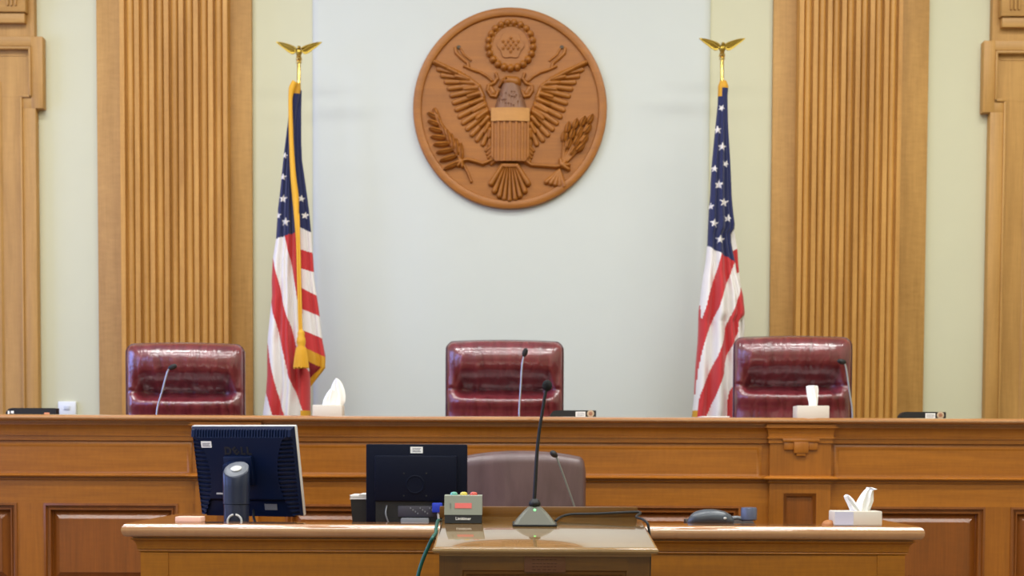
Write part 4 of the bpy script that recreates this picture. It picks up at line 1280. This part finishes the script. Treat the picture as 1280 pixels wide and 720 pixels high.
for a, b in cas:
    MB().lathe([(.012,-.02),(.03,-.018),(.03,.018),(.012,.02)], n=16, X=Matrix.Translation((a,b,CLK+.03)) @ Matrix.Rotation(PI/2,4,'Y')).build('caster', M['blk'], bs_)
Yk = 5.86
p = [pt(a, b, Yk) for a, b in ((722,648),(717.5,632),(707,602),(697,575),(694.5,569.5))]
mic('microphone', 'thin steel gooseneck microphone in front of the taupe chair', p, (-.9,-.2,.75), (p[0][0]+.005, Yk, DW), 'gooseneck microphones on the clerk desk', head_len=.02, rhead=.012, parent_mat='steel')

# ------------------------------------------------------------------ lectern
YL = 4.30; LD = .60
lx0, lx1 = WX(540.5, 685, YL), WX(823.5, 685, YL)
zf = W(682, 684.5, YL)[1]; zbk = W(682, 646, YL+LD)[1]
lec = thing('lectern', 'oak lectern with a sloping polished top and small plaque in front of the clerk desk', 'lectern', ((lx0+lx1)/2, YL, 0))
sl = (zbk-zf)/LD
def lz(y): return zf+(y-YL)*sl
# sloped top: front edge moulded
xm_ = (lx0+lx1)/2; hw = (lx1-lx0)/2
tp = MB(); rings = []
for o, dz_ in ((-.035,-.030),(-.022,-.029),(-.018,-.022),(-.010,-.020),(-.003,-.017),(0,-.011),(-.001,-.005),(-.006,-.001),(-.010,0)):
    rings.append([(lx0-o, YL-o), (lx1+o, YL-o), (lx1+o, YL+LD+.04+o), (lx0-o, YL+LD+.04+o), dz_])
vs = []; fs = []
for r_ in rings:
    for (x, y) in r_[:4]: vs.append((x, y, lz(y)+r_[4]))
for k in range(len(rings)-1):
    for i in range(4): j = (i+1) % 4; fs.append((k*4+i, k*4+j, k*4+4+j, k*4+4+i))
fs.append((3,2,1,0)); e = (len(rings)-1)*4; fs.append((e,e+1,e+2,e+3))
tp.add(vs, fs); tp.build('top', M['lect_top'], lec, ang=30)
# low board across the back of the top
xb1 = WX(797, 640, YL+LD); xb0 = 2*xm_-xb1-.02
zb1 = W(720, 633.5, YL+LD)[1]
MB().box(xb0, xb1, YL+LD, YL+LD+.02, lz(YL+LD)-.005, zb1, bev=.003).build('back_rail', M['lect_x'], lec)
# body
b0, b1_ = WX(549, 700, YL+.04), WX(812.5, 700, YL+.04); yb0, yb1 = YL+.04, YL+LD-.0
zc_ = lambda py: W(680, py, YL+.04)[1]
bd = MB()
def sl_box(x0, x1, y0, y1, z0, mat=0):
    vs = [(x0,y0,z0),(x1,y0,z0),(x1,y1,z0),(x0,y1,z0),(x0,y0,lz(y0)-.029),(x1,y0,lz(y0)-.029),(x1,y1,lz(y1)-.029),(x0,y1,lz(y1)-.029)]
    bd.add(vs, [(3,2,1,0),(4,5,6,7),(0,1,5,4),(1,2,6,5),(2,3,7,6),(3,0,4,7)], mat)
sw_ = .066
sl_box(b0, b0+sw_, yb0, yb0+.03, 0); sl_box(b0, b0+.02, yb0+.03, yb1, .0); bd.build('side_panel', M['lect_z'], lec)
bd = MB(); sl_box(b1_-sw_, b1_, yb0, yb0+.03, 0); sl_box(b1_-.02, b1_, yb0+.03, yb1, .0); bd.build('side_panel', M['lect_z'], lec)
bd = MB(); sl_box(b0+sw_, b1_-sw_, yb0, yb0+.03, zc_(713)); bd.build('top_rail', M['lect_x'], lec)
fp_ = MB(); fp_.frame(b0+sw_, b1_-sw_, .14, zc_(713), yb0, [(0,0),(.004,.006),(.012,.008),(.016,.016),(.02,.018)]); fp_.build('front_panel', M['lect_x'], lec)
bd = MB(); bd.box(b0+sw_, b1_-sw_, yb0, yb0+.03, 0, .14); bd.build('bottom_rail', M['lect_x'], lec)
MB().box(b0, b1_, yb1-.02, yb1, 0, lz(yb1)-.03).build('back_panel', M['lect_x'], lec)
# plaque
pq = MB(); yq = yb0
pxa, pxb = WX(655.5, 702, yq), WX(707, 702, yq); pza, pzb = zc_(715.5), zc_(691)
pq.box(pxa, pxb, yq-.004, yq+.001, pza, pzb, bev=.0015); plq = pq.build('plaque', M['bronze'], lec)
ln = MB()
for k, (n_, y_) in enumerate(((9,694.8),(6,699.6),(7,704.5),(7,708.3),(5,712))):
    h_ = .0035 if k == 0 else .0018
    zc2 = zc_(y_); tot = (pxb-pxa)*(.80 if k == 0 else .62)
    x_ = (pxa+pxb)/2-tot/2; rr_ = random.Random(k)
    for q_ in range(n_):
        w_ = tot/n_*(.62+.25*rr_.random()); ln.box(x_, x_+w_, yq-.0046, yq-.0038, zc2-h_/2, zc2+h_/2); x_ += tot/n_
ln.build('engraving', M['bronze_d'], plq)

# desk microphone on the lectern
def on_top(px, py):
    """point on the sloping top seen at a photograph point"""
    Y = YL+.3
    for _ in range(20):
        x, z = W(px, py, Y); Y += (z-lz(Y))*-1/( -(py-565)/F - sl if False else (-(py-565)/F - sl))* -1 if False else 0
        d = lz(Y)-z; Y -= d/(sl+(py-565)/F)
    x, z = W(px, py, Y); return x, Y, z
mx_, my_, mz_ = on_top(668.5, 658.5)
mk = my_/F
tilt_ = math.atan(sl)
gm_ = thing('microphone', 'black gooseneck microphone with a grey wedge base on the lectern', 'microphone', (mx_, my_, lz(my_)+.0008))
gm_.rotation_euler = (0,0,0)
bw = 27.5*mk; bh = 23.5*mk; bdp = .075
shp = MB(); n = 20
def base_ring(t):       # t 0 bottom .. 1 top; a wedge with rounded shoulders
    w = bw*(1-t)**.72*0.82+bw*.18 if t > .06 else bw
    return w
lv = [0,.02,.06,.10,.2,.35,.5,.65,.8,.92,1.0]
vs = []; fs = []
for t in lv:
    w = bw*((1-t)**.8*.80+.20); z0 = t*bh; yfz = .030*t; ybz = bdp-.018*t
    c = .010*(1-.5*t)
    rg = [(-w+c,yfz),(w-c,yfz),(w,yfz+c),(w,ybz-c),(w-c,ybz),(-w+c,ybz),(-w,ybz-c),(-w,yfz+c)]
    vs += [(x,y,z0+y*sl) for x, y in rg]
for k in range(len(lv)-1):
    for i in range(8): j = (i+1) % 8; fs.append((k*8+i,k*8+j,k*8+8+j,k*8+8+i))
fs.append(tuple(range(7,-1,-1))); e = (len(lv)-1)*8; fs.append(tuple(range(e,e+8)))
shp.add(vs, fs)
mbase = shp.build('base', M['micbase'], gm_, local=True, ang=30)
ft = MB(); ft.box(-bw-.001, bw+.001, -.001, bdp+.001, -.0005, 2.2*mk, bev=.002)
X_ = Matrix.Shear('XY', 4, (0, 0)); 
for i_, v in enumerate(ft.v): ft.v[i_] = (v[0], v[1], v[2]+v[1]*sl)
ft.build('foot', M['blk'], mbase, local=True)
nk = MB(); yn_ = .043; z_n = bh+yn_*sl-.002
nk.lathe([(.012,-.004),(.017,.002),(.019,.008),(.018,.013),(.014,.018),(.010,.024)], n=24, cy=yn_, cz=z_n); nk.build('neck_collar', M['blk'], mbase, local=True)
ld = MB(); ld.ball((0, .0265, bh*.80+.0265*sl), .0048, .004, .0048); ld.build('indicator', M['led'], mbase, local=True)
Yg = my_+yn_
g = [(a-mx_, Yg-my_, b-lz(my_)) for a, b in (W(667.5,632,Yg), W(669,605,Yg), W(671,570,Yg), W(674,540,Yg), W(678,515,Yg), W(681,496,Yg), W(683.3,486,Yg))]
gk = MB(); gk.tube(g, [.0062,.0060,.0056,.0050,.0048,.0048,.0045], n=12, smooth=6); gk.build('gooseneck', M['blk'], gm_, local=True)
hd = W(684, 482.3, Yg)
hh = MB(); hh.ball((hd[0]-mx_, Yg-my_, hd[1]-lz(my_)), 6.3*mk, 6.3*mk, 7.0*mk, n=24); hh.build('foam_head', plain('foam_black', (10,10,12), .95, bump=.8, bscale=700), gm_, local=True)
# its cable
Ycb = YL+LD-.012
c_ = MB()
zcb = lambda y: lz(y)+.004
xa_ = mx_+bw*.8
zcb = lambda y: lz(y)+.0062
c_.tube([(xa_+.012, my_+bdp+.006, zcb(my_+bdp+.006)), (xa_+.03, YL+LD-.05, zcb(YL+LD-.05)), (mx_+.12, Ycb, zcb(Ycb)+.004), (mx_+.2, Ycb, zcb(Ycb)+.006), (xb1-.02, Ycb-.002, zcb(Ycb)+.012), (xb1+.008, Ycb-.006, zcb(Ycb)+.010), (lx1-.022, YL+LD-.08, zcb(YL+LD-.08)+.006), (lx1-.002, YL+LD-.13, zcb(YL+LD-.13)+.004), (lx1+.011, YL+LD-.15, zcb(YL+LD-.15)-.016), (lx1+.016, YL+LD-.15, 1.05), (lx1+.016, YL+LD-.12, .9), (lx1+.014, YL+LD-.10, .5), (lx1+.02, YL+LD-.1, .008), (lx1+.2, YL+LD+.1, .008)], .0042, n=8, smooth=6)
tag(c_.build('cable', M['blk']), 'thin black cable running along the back of the lectern top', 'cable')
# green cable at the lectern's left
g_ = MB()
gx, gz = W(541.5, 672, YL+.25)
gy = YL+.25
q_ = [W(541.5,671,gy), W(536,682,gy), W(528,701,gy), W(522.5,720,gy), W(519,745,gy)]
g_.tube([(lx0+.10,YL+LD+.08,.95),(lx0+.03,YL+LD+.075,lz(YL+LD)-.06),(lx0-.009,YL+LD+.03,lz(YL+LD)-.015),(lx0-.010,gy+.18,lz(gy+.18)-.006),(lx0-.008, gy+.10, q_[0][1]+.006)]+[(a, gy, b) for a, b in q_]+[(q_[4][0]-.01,gy,.6),(q_[4][0],gy,.2),(q_[4][0]-.05,gy,.008),(q_[4][0]-.3,gy-.05,.008)], .0058, n=10, smooth=6)
tag(g_.build('cable', M['teal']), 'dark green cable hanging down the left side of the lectern', 'cable')

# ------------------------------------------------------------------ speech timer with three lenses
tx, ty, tz = on_top(579, 654.5); k = ty/F
tm = thing('speech_timer', 'grey speaking timer with three coloured domes on the lectern', 'timer', (tx, ty, lz(ty)+.0022))
def rel(px, py): a, b = W(px, py, ty); return a-tx, b-lz(ty)
xL, xR = rel(555.3,640)[0], rel(602.5,640)[0]
zt_ = rel(579,620)[1]; zm = rel(579,644.5)[1]
dpt = .075
sb = MB(); 
sb.prism([(0,-.001),(dpt,-.001+dpt*sl),(dpt,zm*1.0),(.004,zm)], 'x', xL+.001, xR-.001); sb.build('base', M['blk'], tm, local=True)
bd2 = MB(); bd2.prism([(.003,zm),(dpt,zm),(dpt,zt_),(.016,zt_),(.013,zt_-.002)], 'x', xL, xR); body = bd2.build('body', M['timer'], tm, local=True)
def fy(z): return .003+(z-zm)/(zt_-zm)*.010
for px_, mt, nm in ((567,'lens_grn','teal lens'), (579.3,'lens_yel','yellow lens'), (591.8,'lens_red','red lens')):
    a = rel(px_, 620)[0]
    d_ = MB(); d_.lathe([(.0118,-.002),(.0118,.003),(.0098,.0078),(.005,.0098),(.001,.010)], n=24, cx=a, cy=.030, cz=zt_); plabel(d_.build('lens', M[mt], body, local=True), nm)
dxa, dxb = rel(568.5,630)[0], rel(589.5,630)[0]; za, zb2 = rel(579,636.3)[1], rel(579,629.8)[1]
dd = MB(); X = None
vs = [(dxa,fy(za)-.0012,za),(dxb,fy(za)-.0012,za),(dxb,fy(zb2)-.0012,zb2),(dxa,fy(zb2)-.0012,zb2)]
vs += [(a,b+.004,c) for a, b, c in vs]
dd.add(vs, [(0,1,2,3),(7,6,5,4),(0,4,5,1),(1,5,6,2),(2,6,7,3),(3,7,4,0)]); dd.build('display', M['display'], body, local=True)
vs_ = MB()
for k_ in range(5): vs_.box(rel(564.5,0)[0]-.001, rel(564.5,0)[0]+.001, fy(za)-.001, fy(za)+.004, za-.002+k_*.004, za-.0005+k_*.004)
vs_.build('vent', M['mark'], body, local=True)
text_mesh('lettering', 'Limitimer', .0125, M['paper'], Matrix.Translation((0, .0008, rel(579,649.3)[1])) @ STAND, tm, .0004, bold=.0003)

# ------------------------------------------------------------------ light
def area(name, loc, rot, sx, sy, power, col):
    l = bpy.data.lights.new(name, 'AREA'); l.shape = 'RECTANGLE'; l.size = sx; l.size_y = sy; l.energy = power; l.color = col
    o = bpy.data.objects.new(name, l); C.objects.link(o); o.location = loc; o.rotation_euler = rot
    return o
LAMP = (.985, 1.0, .965)
for y, wd_, pws in ((2.0, .2, (84,72,84)), (4.4, .2, (110,88,110)), (6.2, .3, (108,40,108))):
    for x, pw in zip((-2.7, 0, 2.7), pws):
        area('ceiling_lamp', (x, y, CEIL-.04), (0,0,0), 2.4, wd_, pw, LAMP)
for (a, b), pw in zip(wins, (70, 85, 100)):
    area('window_daylight', (XL+.02, (a+b)/2, (wz0+wz1)/2), (0,-PI/2,0), wz1-wz0, b-a, pw, (.24,.36,1.0))
area('front_fill', (0, -1.2, CEIL-.04), (0,0,0), 5.0, .5, 215, LAMP)  # added frontal fill behind the camera, evens the light on the wall
w = bpy.data.worlds.new('world'); sc.world = w; w.use_nodes = True
w.node_tree.nodes['Background'].inputs[0].default_value = (.6,.7,.9,1); w.node_tree.nodes['Background'].inputs[1].default_value = .3
sc.view_settings.view_transform = 'Standard'; sc.view_settings.look = 'None'
sc.view_settings.gamma = 1; sc.view_settings.use_curve_mapping = False
sc.view_settings.exposure = -0.44
sc.cycles.use_denoising = True
